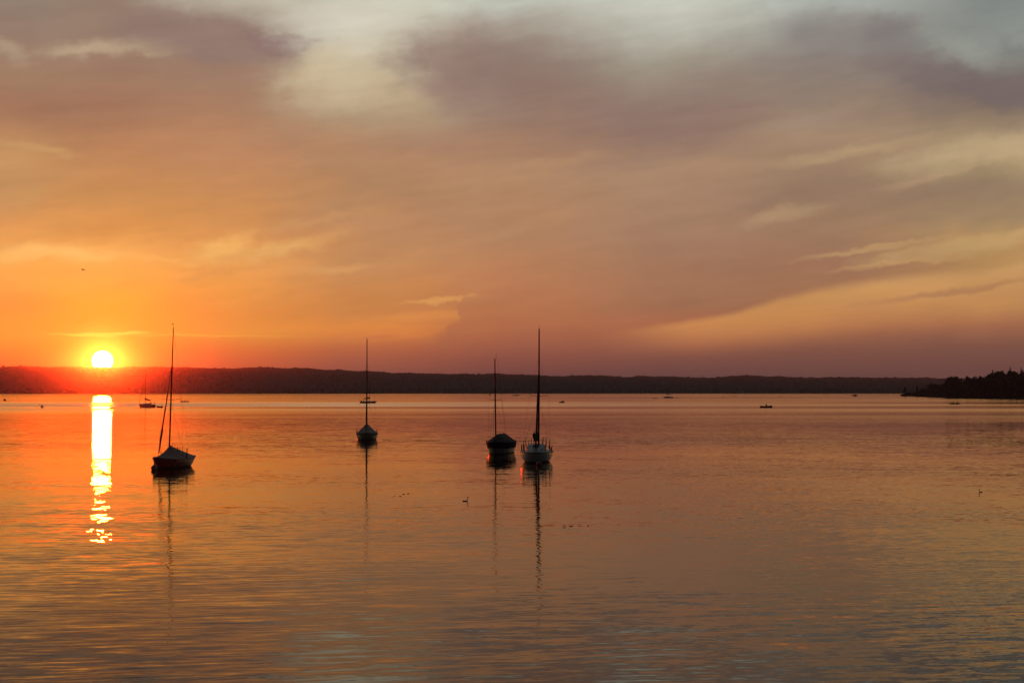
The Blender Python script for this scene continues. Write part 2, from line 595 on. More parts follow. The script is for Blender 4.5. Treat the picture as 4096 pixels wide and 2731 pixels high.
# ---------------------------------------------------------------- water
def make_water():
    # fine near, coarse far
    mb = MB()
    xs = [-9000, -3000, -1000, -300, 0, 300, 1000, 3000, 9000]
    ys = [-400, 0, 100, 400, 1500, 5300, 7200]
    for y in ys:
        mb.v += [Vector((x, y, 0)) for x in xs]
    n = len(xs)
    for j in range(len(ys) - 1):
        for i in range(n - 1):
            mb.f.append((j * n + i, j * n + i + 1, (j + 1) * n + i + 1, (j + 1) * n + i))
    m = bpy.data.materials.new('lake_water')
    m.use_nodes = True
    m.node_tree.nodes.clear()
    T = NT(m.node_tree)
    pos = T.add('ShaderNodeNewGeometry').outputs['Position']
    px, py, pz = T.sep(pos)[:3]
    dist = T.m('SQRT', T.m('ADD', T.m('MULTIPLY', px, px), T.m('MULTIPLY', py, py)))

    def wav(ang, lx, ly, detail, seed, rough=.5):
        """slopes from noise stretched along a crest direction; ang = crest tilt"""
        ca, sa = math.cos(R(ang)), math.sin(R(ang))
        u = T.m('ADD', T.m('MULTIPLY', px, ca / lx), T.m('MULTIPLY', py, sa / lx))
        v = T.m('SUBTRACT', T.m('MULTIPLY', py, ca / ly), T.m('MULTIPLY', px, sa / ly))
        f, c = T.noise(T.xyz(u, v, seed), 1.0, detail, rough)
        s = T.sep(T.vm('SUBTRACT', c, (.5, .5, .5)))
        return s[0], s[1]

    # wind bands
    b1, _ = T.noise(T.xyz(T.m('MULTIPLY', px, .0022), T.m('MULTIPLY', py, .011), 4.0), 1.0, 4, .55)
    b2, _ = T.noise(T.xyz(T.m('MULTIPLY', px, .03), T.m('MULTIPLY', py, .06), 8.0), 1.0, 3, .5)
    band = T.rng(b1, .38, .62, .55, 1.35)
    patch = T.rng(b2, .35, .65, .65, 1.35)
    a = wav(11, 1.45, .25, 3, 1.0, .6)         # long crested ripples running up to the right
    b = wav(4, .8, .2, 3, 2.0, .6)
    c = wav(-6, 5.0, 1.9, 2, 3.0)
    d = wav(0, .30, .15, 2, 5.0)
    side = T.rng(px, -6, 9, 0, 1)         # choppier towards the right
    aw = T.m('MULTIPLY', T.m('SUBTRACT', 1.25, T.m('MULTIPLY', side, .3)), .075)
    dw = T.m('ADD', .045, T.m('MULTIPLY', side, .05))
    far = T.rng(dist, 26, 62, 2.2, .6)
    amp = T.m('MULTIPLY', band, patch)

    def tot(i, k):
        s = T.m('MULTIPLY', T.m('MULTIPLY', a[i], aw), far)
        s = T.m('ADD', s, T.m('MULTIPLY', b[i], .085))
        s = T.m('ADD', s, T.m('MULTIPLY', c[i], .032))
        s = T.m('ADD', s, T.m('MULTIPLY', d[i], dw))
        return T.m('MULTIPLY', T.m('MULTIPLY', s, amp), k)
    nrm = T.vm('NORMALIZE', T.xyz(tot(0, .75), tot(1, 1.0), 1.0))
    rough = T.rng(dist, 80, 420, .014, .125)
    rough = T.m('MULTIPLY', rough, T.rng(b1, .4, .6, .8, 1.2))
    # a wind lane far out
    dj = T.m('ADD', dist, T.m('MULTIPLY', T.m('SUBTRACT', b1, .5), 420))
    lane = T.m('MULTIPLY', T.rng(dj, 440, 530, 0, 1), T.rng(dj, 640, 860, 1, 0))
    rough = T.m('ADD', rough, T.m('MULTIPLY', lane, T.rng(px, -120, 200, .15, .0)))
    fr = T.add('ShaderNodeFresnel')
    fr.inputs['IOR'].default_value = 1.22
    T.l.new(nrm, fr.inputs['Normal'])
    gl_ = T.add('ShaderNodeBsdfAnisotropic', distribution='BECKMANN')
    gl_.inputs['Color'].default_value = (.95, .87, .78, 1)
    T.l.new(rough, gl_.inputs['Roughness'])
    T.l.new(nrm, gl_.inputs['Normal'])
    df = T.add('ShaderNodeBsdfDiffuse')
    df.inputs['Color'].default_value = (.014, .011, .009, 1)
    mx = T.add('ShaderNodeMixShader')
    T.l.new(fr.outputs[0], mx.inputs[0])
    T.l.new(df.outputs[0], mx.inputs[1])
    T.l.new(gl_.outputs[0], mx.inputs[2])
    o = T.add('ShaderNodeOutputMaterial')
    T.l.new(mx.outputs[0], o.inputs[0])
    w = mb.build('water', m, smooth=False)
    tag(w, kind='structure')


make_water()

# ---------------------------------------------------------------- far hills
RIDGE = [(z / 1.68, 1400 + y / 1.68) for z, y in (
    (0, 105), (220, 102), (350, 108), (430, 105), (620, 111), (800, 110), (900, 108), (1000, 106), (1100, 109), (1200, 107),
    (1290, 111), (1400, 115), (1530, 119), (1620, 115), (1700, 109), (1810, 106), (1880, 113), (1950, 119), (1970, 112),
    (2070, 116), (2130, 122))]
RIDGE += [(1300 + z / 1.68, 1400 + y / 1.68) for z, y in (
    (0, 126), (100, 128), (200, 135), (300, 134), (350, 138), (450, 148), (550, 145), (650, 150), (750, 152), (850, 155), (940, 151),
    (1000, 158), (1050, 155), (1150, 150), (1250, 157), (1400, 162), (1450, 163), (1500, 169), (1600, 168), (1720, 162),
    (1850, 164), (1960, 170), (2030, 177), (2100, 167), (2180, 168))]
RIDGE += [(2600 + z / 1.572, 1400 + y / 1.572) for z, y in (
    (30, 161), (150, 159), (240, 166), (400, 168), (500, 158), (600, 154), (700, 156), (740, 162), (800, 157), (860, 162), (900, 166),
    (1000, 168), (1200, 165), (1400, 168), (1550, 168), (1700, 169), (1800, 171), (2000, 175), (2352, 177))]


def interp(tab, x):
    if x <= tab[0][0]:
        return tab[0][1]
    for (a, b), (c, d) in zip(tab, tab[1:]):
        if x <= c:
            return b + (d - b) * (x - a) / (c - a)
    return tab[-1][1]


def ridge_y(x):
    if x < 0:
        return 1462 + 8 * math.sin(x * .004)
    if x > 4096:
        return 1512 + 5 * math.sin(x * .003)
    return interp(RIDGE, x)


SHORE_D = 5000


def az_px(x):
    return R(azel(x, 1560)[0])


RIDGE_H = 2.5      # px left for the tree tops


def hill_h(x, t):
    """height over the water at photograph column x, t = 0 at the shore .. 1 at the ridge"""
    Dr = SHORE_D + 1500
    top = at_dist(x, ridge_y(x) + 7, Dr).z
    n = mnoise.noise(Vector((x * .0035, t * 2.2, 0)))
    n2_ = mnoise.noise(Vector((x * .011, t * 5, 5)))
    prof = .42 * min(1, t / .22) ** .8 + .58 * max(0, min(1, (t - .2) / .8)) ** .85
    prof = prof + (n * .16 + n2_ * .06) * math.sin(math.pi * min(1, t)) ** .8
    if t > 1:
        prof = 1 - (t - 1) * .8
    return max(-1, min(prof, 1 + (t - 1) * .0) * top)


def make_hills():
    mb = MB()
    nx, nt = 1100, 26
    for j in range(nt + 1):
        t = -.012 + 1.35 * j / nt
        for i in range(nx + 1):
            x = -1800 + 7600 * i / nx
            a = az_px(x)
            Dd = SHORE_D + 1500 * t + 60 * mnoise.noise(Vector((x * .004, 1, 9)))
            h = hill_h(x, t) if t > 0 else -2
            if t > 0:
                h += random.uniform(-1.5, 1.5)
            mb.v.append(Vector((math.sin(a) * Dd, math.cos(a) * Dd, h)))
    n = nx + 1
    for j in range(nt):
        for i in range(nx):
            mb.f.append((j * n + i, j * n + i + 1, (j + 1) * n + i + 1, (j + 1) * n + i))
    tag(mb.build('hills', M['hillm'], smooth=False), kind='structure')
    # forest
    fb = MB()
    rnd = random.Random(3)

    def crown(p, r, h, conifer):
        b = len(fb.v)
        k = 6
        if conifer:
            for lv, rr in ((0, 1.0), (.35, .75), (.7, .38)):
                for i in range(k):
                    q = 2 * math.pi * i / k + lv
                    s = r * rr * rnd.uniform(.8, 1.2)
                    fb.v.append(Vector((p.x + s * math.cos(q), p.y + s * math.sin(q), p.z + h * (.15 + lv * .85))))
        else:
            for lv, rr in ((.1, .6), (.45, 1.0), (.8, .75)):
                for i in range(k):
                    q = 2 * math.pi * i / k + lv
                    s = r * rr * rnd.uniform(.75, 1.25)
                    fb.v.append(Vector((p.x + s * math.cos(q), p.y + s * math.sin(q), p.z + h * lv + rnd.uniform(-.08, .08) * h)))
        fb.v.append(Vector((p.x, p.y, p.z + h)))
        for l in range(2):
            for i in range(k):
                fb.f.append((b + l * k + i, b + l * k + (i + 1) % k, b + (l + 1) * k + (i + 1) % k, b + (l + 1) * k + i))
        for i in range(k):
            fb.f.append((b + 2 * k + i, b + 2 * k + (i + 1) % k, b + 3 * k))
    for i in range(13000):
        x = rnd.uniform(-1500, 5500)
        t = 1.0 if i % 2 else rnd.uniform(0, 1) ** .7
        if t == 1.0:
            t = rnd.uniform(.94, 1.03)
        a = az_px(x)
        Dd = SHORE_D + 1500 * t
        con = rnd.random() < .3
        h = rnd.uniform(5, 9) if con else rnd.uniform(3.5, 6)
        if rnd.random() < .02:
            h += 4
        h += 3.5 * max(0, mnoise.noise(Vector((x * .018, 3, 3))))
        crown(Vector((math.sin(a) * Dd, math.cos(a) * Dd, hill_h(x, min(t, 1)) - 2)), rnd.uniform(3, 4) if con else rnd.uniform(5, 9), h, con)
    # shoreline fringe
    for i in range(1800):
        x = rnd.uniform(-1500, 5500)
        a = az_px(x)
        Dd = SHORE_D + 60 * mnoise.noise(Vector((x * .004, 1, 9))) + rnd.uniform(5, 80)
        crown(Vector((math.sin(a) * Dd, math.cos(a) * Dd, -1)), rnd.uniform(4, 9), rnd.uniform(8, 20), rnd.random() < .2)
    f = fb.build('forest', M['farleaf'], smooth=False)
    tag(f, 'dark far-off forest covering the long hills across the lake', 'forest', kind='stuff')


make_hills()


def far_house(x, y, w, hgt, label, t):
    a = az_px(x)
    Dd = SHORE_D + 1500 * t
    p = at_dist(x, y, Dd)
    e = empty('lakeside_house', p, -a)
    b = MB()
    b.box((0, 0, hgt / 2 - 1.5), (w, w * .7, hgt + 3))
    b.build('wall', M['housew'], e, smooth=False)
    r = MB()
    r.rings([[(-w * .56, -w * .42, hgt), (-w * .56, 0, hgt + w * .3), (-w * .56, w * .42, hgt)],
             [(w * .56, -w * .42, hgt), (w * .56, 0, hgt + w * .3), (w * .56, w * .42, hgt)]], True, True, True)
    r.build('roof', M['roof'], e, smooth=False)
    tag(e, label, 'house', 'pale houses scattered on the wooded hills')


far_house(2984, 1527, 12, 5, 'small pale house high on the hillside, above the standing paddlers', .42)
far_house(2655, 1542, 14, 4, 'low pale house among trees above the sloop with a dinghy beside it', .30)
far_house(3008, 1534, 9, 4, 'tiny pale house just below and right of the other hillside house', .38)

# ---------------------------------------------------------------- the wooded headland at the right
HEAD = [(3540 + z / 4.23, 1420 + y / 4.23) for z, y in (
    (285, 650), (330, 640), (360, 625), (400, 625), (480, 630), (560, 600), (620, 590), (660, 540), (690, 492), (760, 480), (850, 470), (890, 505),
    (950, 500), (1010, 480), (1050, 420), (1085, 370), (1180, 355), (1230, 370), (1300, 408), (1400, 400), (1470, 385),
    (1520, 368), (1600, 355), (1700, 345), (1780, 312), (1830, 290), (1880, 262), (1930, 255), (2000, 258), (2060, 268), (2120, 265),
    (2200, 262), (2260, 298), (2300, 285), (2352, 262))]
HEAD += [(4200, 1476), (4400, 1462), (4800, 1470), (5400, 1450)]
HSHORE = [(3606, 1584.2), (3700, 1586), (3800, 1589.5), (3900, 1590.5), (4000, 1592), (4096, 1593.5), (4400, 1597), (5400, 1606)]


def head_shore(x):
    return at_water(x, interp(HSHORE, x))


def make_headland():
    mb = MB()
    nx, nt = 150, 14
    for j in range(nt + 1):
        t = j / nt
        for i in range(nx + 1):
            x = 3603 + (5400 - 3603) * (i / nx) ** 1.2
            s = head_shore(x)
            D0 = s.length
            depth = min(260, 14 + (x - 3603) * .7)
            Dd = D0 + depth * t + 3 * mnoise.noise(Vector((x * .05, 0, 0)))
            top = at_dist(x, interp(HEAD, x), D0 + depth * .6).z
            h = -1.2 + 1.7 * min(1, t * 12) + max(0, top - 16) * math.sin(min(1, t * 1.15) * math.pi * .55) + .5 * mnoise.noise(Vector((x * .05, t * 8, 2)))
            if t == 0:
                h = -1.2
            if t == 1:
                h = -1
            d = s.normalized()
            mb.v.append(Vector((d.x * Dd, d.y * Dd, h)))
    n = nx + 1
    for j in range(nt):
        for i in range(nx):
            mb.f.append((j * n + i, j * n + i + 1, (j + 1) * n + i + 1, (j + 1) * n + i))
    tag(mb.build('headland', M['soil']), kind='structure')


make_headland()


def crown_fill(mb, c, r, n, s, rnd, lumps=6):
    """leaf clumps scattered in lumps through the volume of a crown"""
    cs = []
    for i in range(lumps):
        q = rnd.uniform(0, 2 * math.pi)
        w = rnd.uniform(-.75, .85)
        k = math.sqrt(max(0, 1 - w * w)) * rnd.uniform(.3, .75)
        cs.append((Vector((c[0] + r[0] * k * math.cos(q), c[1] + r[1] * k * math.sin(q), c[2] + r[2] * w * .7)), rnd.uniform(.3, .52)))
    for i in range(n):
        cc, k = rnd.choice(cs)
        d = Vector((rnd.gauss(0, 1), rnd.gauss(0, 1), rnd.gauss(0, 1))).normalized() * rnd.uniform(.45, 1) ** .5
        mb.tri((cc.x + d.x * r[0] * k, cc.y + d.y * r[1] * k, cc.z + d.z * r[2] * k * .9), s * rnd.uniform(.6, 1.4), rnd)


def make_wood():
    rnd = random.Random(11)
    mb = MB()
    for i in range(330):
        u = rnd.random()
        x = 3625 + (4800 - 3625) * u ** 1.25
        s = head_shore(x)
        D0 = s.length
        depth = min(260, 14 + (x - 3603) * .7)
        tt = rnd.choice((rnd.uniform(.02, .15), rnd.uniform(.02, .6), rnd.uniform(.4, .7)))
        Dd = D0 + depth * tt
        d = s.normalized()
        top = at_dist(x, interp(HEAD, x) + abs(rnd.gauss(0, 4)), Dd).z
        front = tt < .15
        if front:
            top *= rnd.uniform(.45, .8)
        rr = min(rnd.uniform(2.8, 5.5), max(1.0, top * .4))
        hh = min(top - .3, rnd.uniform(9, 16))
        if hh < 1:
            continue
        crown_fill(mb, (d.x * Dd, d.y * Dd, top - hh / 2), (rr, rr, hh / 2 * 1.12), int(100 + 14 * hh), .75, rnd, 8)
    # scrub along the shore
    for i in range(520):
        x = 3608 + (4800 - 3608) * rnd.random() ** 1.2
        s = head_shore(x)
        Dd = s.length + rnd.uniform(1, 10)
        d = s.normalized()
        mx = max(1.2, min(5, at_dist(x, interp(HEAD, x), Dd).z * .9))
        h = rnd.uniform(.6, 1) * mx
        crown_fill(mb, (d.x * Dd, d.y * Dd, h * .4), (h * .9, h * .9, h * .6), 60, .5, rnd, 4)
    w = mb.build('woodland', M['leaf'], smooth=False)
    tag(w, 'dense black-green woodland covering the headland at the water', 'woodland', kind='stuff')


make_wood()


def tree(name, x, ytop, back, width, label, cat='tree', conifer=False, lean=0, seed=1, hmin=None, group='single trees standing out of the headland wood', thin=False):
    rnd = random.Random(seed)
    s = head_shore(x)
    Dd = s.length + back
    d = s.normalized()
    top = at_dist(x, ytop, Dd)
    H = hmin or top.z
    base = Vector((d.x * Dd, d.y * Dd, top.z - H))
    e = empty(name, base)
    tb = MB()
    tb.tube([(0, 0, -.6), (lean * .3, 0, H * .35), (lean * .7, 0, H * .7), (lean, 0, H * .96)], [H * .018, H * .014, H * .008, .04], 7)
    for k in range(7):
        z = H * rnd.uniform(.35, .8)
        q = rnd.uniform(0, 6.28)
        L = width * rnd.uniform(.4, .8)
        tb.tube([(lean * z / H, 0, z), (lean * z / H + L * math.cos(q), L * math.sin(q), z + L * (.1 if conifer else .6))], [H * .006, .03], 5)
    tb.build('trunk', M['bark'], e)
    cb = MB()
    if conifer:
        n = 13
        for i in range(n):
            t = i / (n - 1)
            z = H * (.18 + .8 * t)
            rr = width * (1 - t) ** .8 * rnd.uniform(.75, 1.1) + .25
            for k in range(int(26 + 50 * (1 - t))):
                q = rnd.uniform(0, 6.28)
                r_ = rr * rnd.uniform(.1, 1)
                cb.tri((r_ * math.cos(q), r_ * math.sin(q), z - r_ * .25 + rnd.uniform(-.3, .3)), .42 + .25 * (1 - t), rnd)
    else:
        crown_fill(cb, (lean * .75, 0, H * .66), (width, width, H * .36), 260 if thin else 620, .5 if thin else .62, rnd, 9)
    cb.build('crown', M['needle' if conifer else 'leaf'], e, smooth=False)
    tag(e, label, cat, group)
    return e


tree('conifer_tree', 4042, 1466, 120, 4.2, 'tall pointed conifer, highest of the headland trees', conifer=True, seed=2, hmin=22)
tree('conifer_tree', 4086, 1471, 120, 3.8, 'pointed conifer at the photo edge, right of the tallest one', conifer=True, seed=3, hmin=21)
tree('conifer_tree', 3972, 1479, 110, 2.2, 'short narrow conifer at the left end of the high wood', conifer=True, seed=4, hmin=15)
tree('leafy_tree', 3877, 1503, 70, 3.6, 'leaning leafy tree sticking up from the middle of the headland wood', lean=-2.2, seed=5, hmin=15)
tree('leafy_tree', 3818, 1504, 60, 5.5, 'broad round-topped tree where the headland wood steps up', seed=6, hmin=17)
tree('leafy_tree', 3669, 1541, 25, 1.5, 'slender lone tree on the low spit, left of the wood', seed=7, hmin=12, thin=True)
tree('leafy_tree', 3620, 1544, 14, 2.0, 'thin wispy tree nearest the tip of the spit', seed=8, hmin=11, thin=True)
tree('leafy_tree', 4010, 1480, 110, 4.0, 'bushy tree between the short conifer and the tallest conifer', seed=9, hmin=16)
tree('leafy_tree', 3722, 1533, 40, 3.2, 'upright bushy tree at the low left end of the wood', seed=10, hmin=13)


# driftwood trunk at the very tip of the spit
def driftwood():
    p = head_shore(3608)
    e = MB()
    e.tube([(-2.6, -2, 2.6), (-1.6, -2, 1.2), (0, -2, .5), (3, -1.5, .9), (5, -1, .3)], [.12, .25, .35, .4, .3], 7)
    e.tube([(-1.2, -2, .9), (.4, -2, 2.0), (1.6, -2, 2.6)], [.2, .14, .05], 6)
    e.tube([(-2.0, -2, 1.6), (-3.0, -2, 1.5)], [.12, .05], 6)
    o = e.build('fallen_tree', M['bark'], loc=p)
    tag(o, 'bare fallen trunk reaching over the water at the tip of the spit', 'fallen tree')


driftwood()


# ---------------------------------------------------------------- hull lofts
def half_beam(t, B, wt):
    if t < .42:
        return B / 2 * (1 - (1 - wt) * ((.42 - t) / .42) ** 2)
    return B / 2 * max(0.0, 1 - ((t - .42) / .58) ** 2.3)


def sheer(t, fs, fm, fb):
    # quadratic through stern, middle and bow freeboard
    return fs * (1 - t) * (1 - 2 * t) + fm * 4 * t * (1 - t) + fb * t * (2 * t - 1)


def hull_mesh(L, B, fs, fm, fb, wt=.7, rake_b=.9, rake_s=.3, draft=.28, flare=.55, n=22, k=9, deck=True, x0=None):
    """bow towards +x, origin amidships at the waterline; returns hull and deck meshes"""
    x0 = -L / 2 if x0 is None else x0
    mb, dk = MB(), MB()
    rings, drings = [], []
    for i in range(n + 1):
        t = i / n
        b = half_beam(t, B, wt)
        zs = sheer(t, fs, fm, fb)
        side = []
        for j in range(k + 1):
            s = j / k
            y = b * (1 - flare * s ** 2.2) if j < k else 0.0
            if j == k:
                z = -draft
            else:
                z = zs - (zs + draft * .8) * s
            xx = x0 + L * t - rake_b * (t ** 5) * s + rake_s * ((1 - t) ** 5) * s
            side.append((xx, y, z))
        ring = [(p[0], p[1], p[2]) for p in side] + [(p[0], -p[1], p[2]) for p in side[-2::-1]]
        rings.append(ring)
        xx = x0 + L * t
        cam_ = .05 * B
        drings.append([(xx, b * q, zs + cam_ * (1 - q * q) * (b / (B / 2)) - .004 * (abs(q) == 1)) for q in (1, .6, .2, -.2, -.6, -1)])
    mb.rings(rings, False, True, False)
    dk.rings(drings, False, True, False)
    return mb, dk


def dark_foot(o, z=.10):
    """dark antifouling along and below the waterline"""
    o.data.materials.append(M['foot_shade'])
    for p in o.data.polygons:
        if p.center.z < z:
            p.material_index = 1
    return o


def rub_rail(L, B, fs, fm, fb, wt, x0, r=.022, n=24):
    mb = MB()
    for sgn in (1, -1):
        mb.tube([(x0 + L * i / n, sgn * (half_beam(i / n, B, wt) + r * .4), sheer(i / n, fs, fm, fb)) for i in range(n + 1)], r, 6)
    return mb


def spikes(parent, pts, name='bird_spike', r=.015):
    for (a, b) in pts:
        a, b = Vector(a), Vector(b)
        m = a.lerp(b, .5) + Vector((random.uniform(-.02, .02), random.uniform(-.02, .02), 0))
        MB().tube([a, m, b], [r * 1.3, r, r * .7], 5).build(name, M['spike'], parent)


def place(x, y):
    return at_water(x, y)


def local_from_px(e_loc, rz, px_pts, depth=0.0):
    """point of the boat frame seen at photograph pixel, at the distance of the boat (+depth m)"""
    out = []
    D0 = math.hypot(e_loc.x, e_loc.y) + depth
    for (x, y) in px_pts:
        p = at_dist(x, y, D0) - Vector((e_loc.x, e_loc.y, 0))
        out.append(Matrix.Rotation(-rz, 3, 'Z') @ p)
    return out


def vane(parent, p, h=.35):
    mb = MB()
    mb.tube([p, (p[0], p[1], p[2] + h)], .008, 5)
    mb.tube([(p[0] - .18, p[1], p[2] + h), (p[0] + .14, p[1], p[2] + h)], .008, 5)
    mb.rings([[(p[0] + .1, p[1] - .003, p[2] + h - .04), (p[0] + .22, p[1] - .003, p[2] + h - .05), (p[0] + .22, p[1] - .003, p[2] + h + .05), (p[0] + .1, p[1] - .003, p[2] + h + .04)],
              [(p[0] + .1, p[1] + .003, p[2] + h - .04), (p[0] + .22, p[1] + .003, p[2] + h - .05), (p[0] + .22, p[1] + .003, p[2] + h + .05), (p[0] + .1, p[1] + .003, p[2] + h + .04)]], True, True, True)
    mb.build('wind_vane', M['spike'], parent)


def rig(parent, L, x0, B, wt, fs, fm, fb, mx, mz0, mtop, sp_z, sp_w, stay_z, lean=(0, 0), r0=.045, r1=.028, bow_x=None, jib=False,
        back=True, jib_r=.05, yo=0.0):
    """mast with spreaders, wire and furled jib; mx mast position, lean = offset of the top"""
    def mp(z):
        q = (z - mz0) / (mtop - mz0)
        return Vector((mx + lean[0] * q, yo + lean[1] * q, z))
    MB().tube([mp(mz0), mp(mz0 + (mtop - mz0) * .55), mp(mtop)], [r0, r0 * .92, r1], 10).build('mast', M['mast'], parent)
    c = mp(sp_z)
    for sgn in (1, -1):
        tip = c + Vector((-.08, sgn * sp_w, .06))
        MB().tube([c, tip], [.018, .012], 6).build('spreader', M['mast'], parent)
        tch = .5 + (mx - x0) / L * 0
        tt = (mx - x0) / L - .04
        ch = Vector((x0 + L * tt, sgn * half_beam(tt, B, wt) * .94, sheer(tt, fs, fm, fb)))
        MB().tube([mp(stay_z), tip, ch], .0045, 4).build('shroud', M['wire'], parent)
        MB().tube([mp(sp_z - .1), ch + Vector((-.3, 0, 0))], .0045, 4).build('shroud', M['wire'], parent)
    bx = x0 + L - .12 if bow_x is None else bow_x
    bow = Vector((bx, yo * .4, sheer(1, fs, fm, fb) + .03))
    top = mp(stay_z)
    MB().tube([bow, top], .007, 5).build('forestay', M['wire'], parent)
    if jib:
        a, b = bow.lerp(top, .03), bow.lerp(top, .93)
        n = 12
        pts, rr = [], []
        for i in range(n + 1):
            q = i / n
            pts.append(a.lerp(b, q) + Vector((random.uniform(-.012, .012), random.uniform(-.012, .012), 0)))
            rr.append((jib_r * (1 - q * .8)) * random.uniform(.85, 1.15) * (.55 + .45 * min(1, q * 8)))
        MB().tube(pts, rr, 8).build('furled_jib', M['sailcloth'], parent)
    if back:
        st = Vector((x0 + .1, 0, fs))
        MB().tube([mp(mtop - .03), st], .005, 4).build('backstay', M['wire'], parent)


def tent(L, B, wt, fs, fm, fb, x0, ridge, skirt, t0, t1, n=26, conc=1.35, out=.03, k=7):
    """boat cover: hangs over the gunwale by `skirt`, rises to `ridge(t)`"""
    mb = MB()
    rings = []
    for i in range(n + 1):
        t = t0 + (t1 - t0) * i / n
        b = half_beam(t, B, wt) + out
        zs = sheer(t, fs, fm, fb) + .02
        zr = ridge(t)
        zr = max(zr, zs + .02)
        sag = .022 * math.sin(i * 1.9) + .014 * math.sin(i * 3.7 + 1)
        prof = [(b * .985 - skirt * .1, zs - skirt)] + [(b, zs - skirt * .4)]
        for j in range(k + 1):
            q = j / k
            prof.append((b * (1 - q), zs + (zr - zs) * q ** conc + sag * math.sin(math.pi * q)))
        rings.append([(x0 + L * t, y, z) for y, z in prof] + [(x0 + L * t, -y, z) for y, z in prof[-2::-1]])
    mb.rings(rings, False, True, True)
    return mb


# ---------------------------------------------------------------- moored boat at the left, red hull, grey tent
def boat_left():
    L, B, fs, fm, fb, wt = 6.6, 1.75, .62, .52, .74, .45
    rz = R(-97.5)
    loc = place(689, 1868)
    e = empty('sailing_boat', loc, rz)
    x0 = -L / 2
    h, d = hull_mesh(L, B, fs, fm, fb, wt, rake_b=1.0, rake_s=.9, k=14)
    dark_foot(h.build('hull', M['gelcoat_red'], e))
    d.build('deck', M['deck'], e)
    rub_rail(L, B, fs, fm, fb, wt, x0).build('rub_rail', M['teak'], e)
    mx = .55
    tm = (mx - x0) / L

    def ridge(t):
        if t > tm:
            q = (t - tm) / (.93 - tm)
            return 1.42 - .72 * min(1, q) ** .55
        q = (tm - t) / (tm - .08)
        return 1.42 - .62 * min(1, q) ** .9
    tent(L, B, wt, fs, fm, fb, x0, ridge, .07, .08, .93, conc=1.25).build('boat_cover', M['cloth_grey'], e)
    # lean of the mast in the picture: top 12 px to the right
    rt = Vector((math.cos(-rz), math.sin(-rz)))
    lean = (rt.x * .2, rt.y * .2)
    rig(e, L, x0, B, wt, fs, fm, fb, mx, 1.3, 8.7, 4.2, .6, 6.5, lean, .05, .026, bow_x=x0 + L - .75, jib=True, jib_r=.075)
    vane(e, (mx + lean[0], lean[1], 8.68), .25)
    px = [(645, 435, 640, 640), (690, 420, 690, 650), (765, 435, 768, 690), (1020, 220, 1000, 405), (1085, 240, 1065, 432),
          (1165, 330, 1185, 475), (1200, 350, 1195, 480), (1262, 365, 1258, 520), (1235, 430, 1232, 705), (1330, 345, 1320, 715),
          (1385, 370, 1365, 560), (1450, 400, 1445, 585), (1490, 385, 1490, 640), (1120, 440, 1120, 560), (1470, 420, 1462, 600)]
    pts = []
    for a, b, c, f in px:
        q = local_from_px(loc, rz, [(560 + a / 7.84, 1740 + b / 7.84), (560 + c / 7.84, 1740 + f / 7.84)])
        pts.append((q[1] + Vector((0, 0, -.25)), q[0]))
    spikes(e, pts)
    q = local_from_px(loc, rz, [(622, 1830), (618, 1874)])
    MB().tube([(x0 + L - .1, 0, fb), q[0] + Vector((0, 0, -.15)), q[1]], .018, 6).build('mooring_line', M['wire'], e)
    tag(e, 'dark red sailing boat with pointed grey cover, moored beside the sun glitter', 'sailing boat', 'moored sailing boats')


boat_left()


def mooring_buoy(x, y, r, ring, label, m):
    p = place(x, y)
    e = empty('mooring_buoy', p)
    mb = MB().ball((0, 0, r * .62), r, 20, 14)
    mb.build('float', M[m], e)
    MB().tube([(0, 0, r * .6 + r * .97), (0, 0, r * 1.75)], [r * .22, r * .16], 8).build('collar', M['spike'], e)
    if ring:
        mb = MB().tube([(0, 0, r * 1.7), (0, 0, .68)], .024, 7)
        mb.build('staff', M['spike'], e)
        n = 16
        MB().tube([(.055 * math.cos(2 * math.pi * i / n), 0, .735 + .055 * math.sin(2 * math.pi * i / n)) for i in range(n + 1)],
                  .013, 6, False).build('ring', M['spike'], e)
    tag(e, label, 'buoy', 'mooring buoys beside the boats')


mooring_buoy(616.5, 1879, .19, True, 'round grey mooring buoy with ringed staff at the red boat\'s bow', 'buoy')
mooring_buoy(2157, 1862, .17, False, 'round faded red buoy floating before the white boat\'s bow', 'buoy_red')


# ---------------------------------------------------------------- second boat: seen bow on, low tent
def boat_second():
    L, B, fs, fm, fb, wt = 6.4, 2.1, .60, .62, .72, .72
    rz = R(-86)
    loc = place(1467.5, 1757)
    e = empty('sailing_boat', loc, rz)
    x0 = -L / 2
    h, d = hull_mesh(L, B, fs, fm, fb, wt, rake_b=.6, rake_s=.2, flare=.3, k=14)
    dark_foot(h.build('hull', M['gelcoat_cream'], e))
    d.build('deck', M['deck'], e)
    rub_rail(L, B, fs, fm, fb, wt, x0, .03).build('rub_rail', M['teak'], e)
    mx = .5
    tm = (mx - x0) / L

    def ridge(t):
        q = (t - tm) / (.96 - tm) if t > tm else (tm - t) / (tm - .04)
        return 1.66 - (.86 if t > tm else .45) * min(1, q) ** .8
    tent(L, B, wt, fs, fm, fb, x0, ridge, .22, .04, .96, conc=1.15, out=.035).build('boat_cover', M['cloth_grey'], e)
    rig(e, L, x0, B, wt, fs, fm, fb, mx, 1.5, 9.9, 4.55, .68, 7.6, (0, 0), .06, .04, jib=True, jib_r=.075)
    vane(e, (mx, 0, 9.88), .25)
    for sg in (1, -1):
        MB().tube([(.3, sg * .98, .5), (.3, sg * 1.0, 1.04)], [.045, .03], 7).build('stanchion', M['spike'], e)
    tag(e, 'slim moored boat seen bow-on under a steep peaked cover, farthest of four', 'sailing boat', 'moored sailing boats')


boat_second()


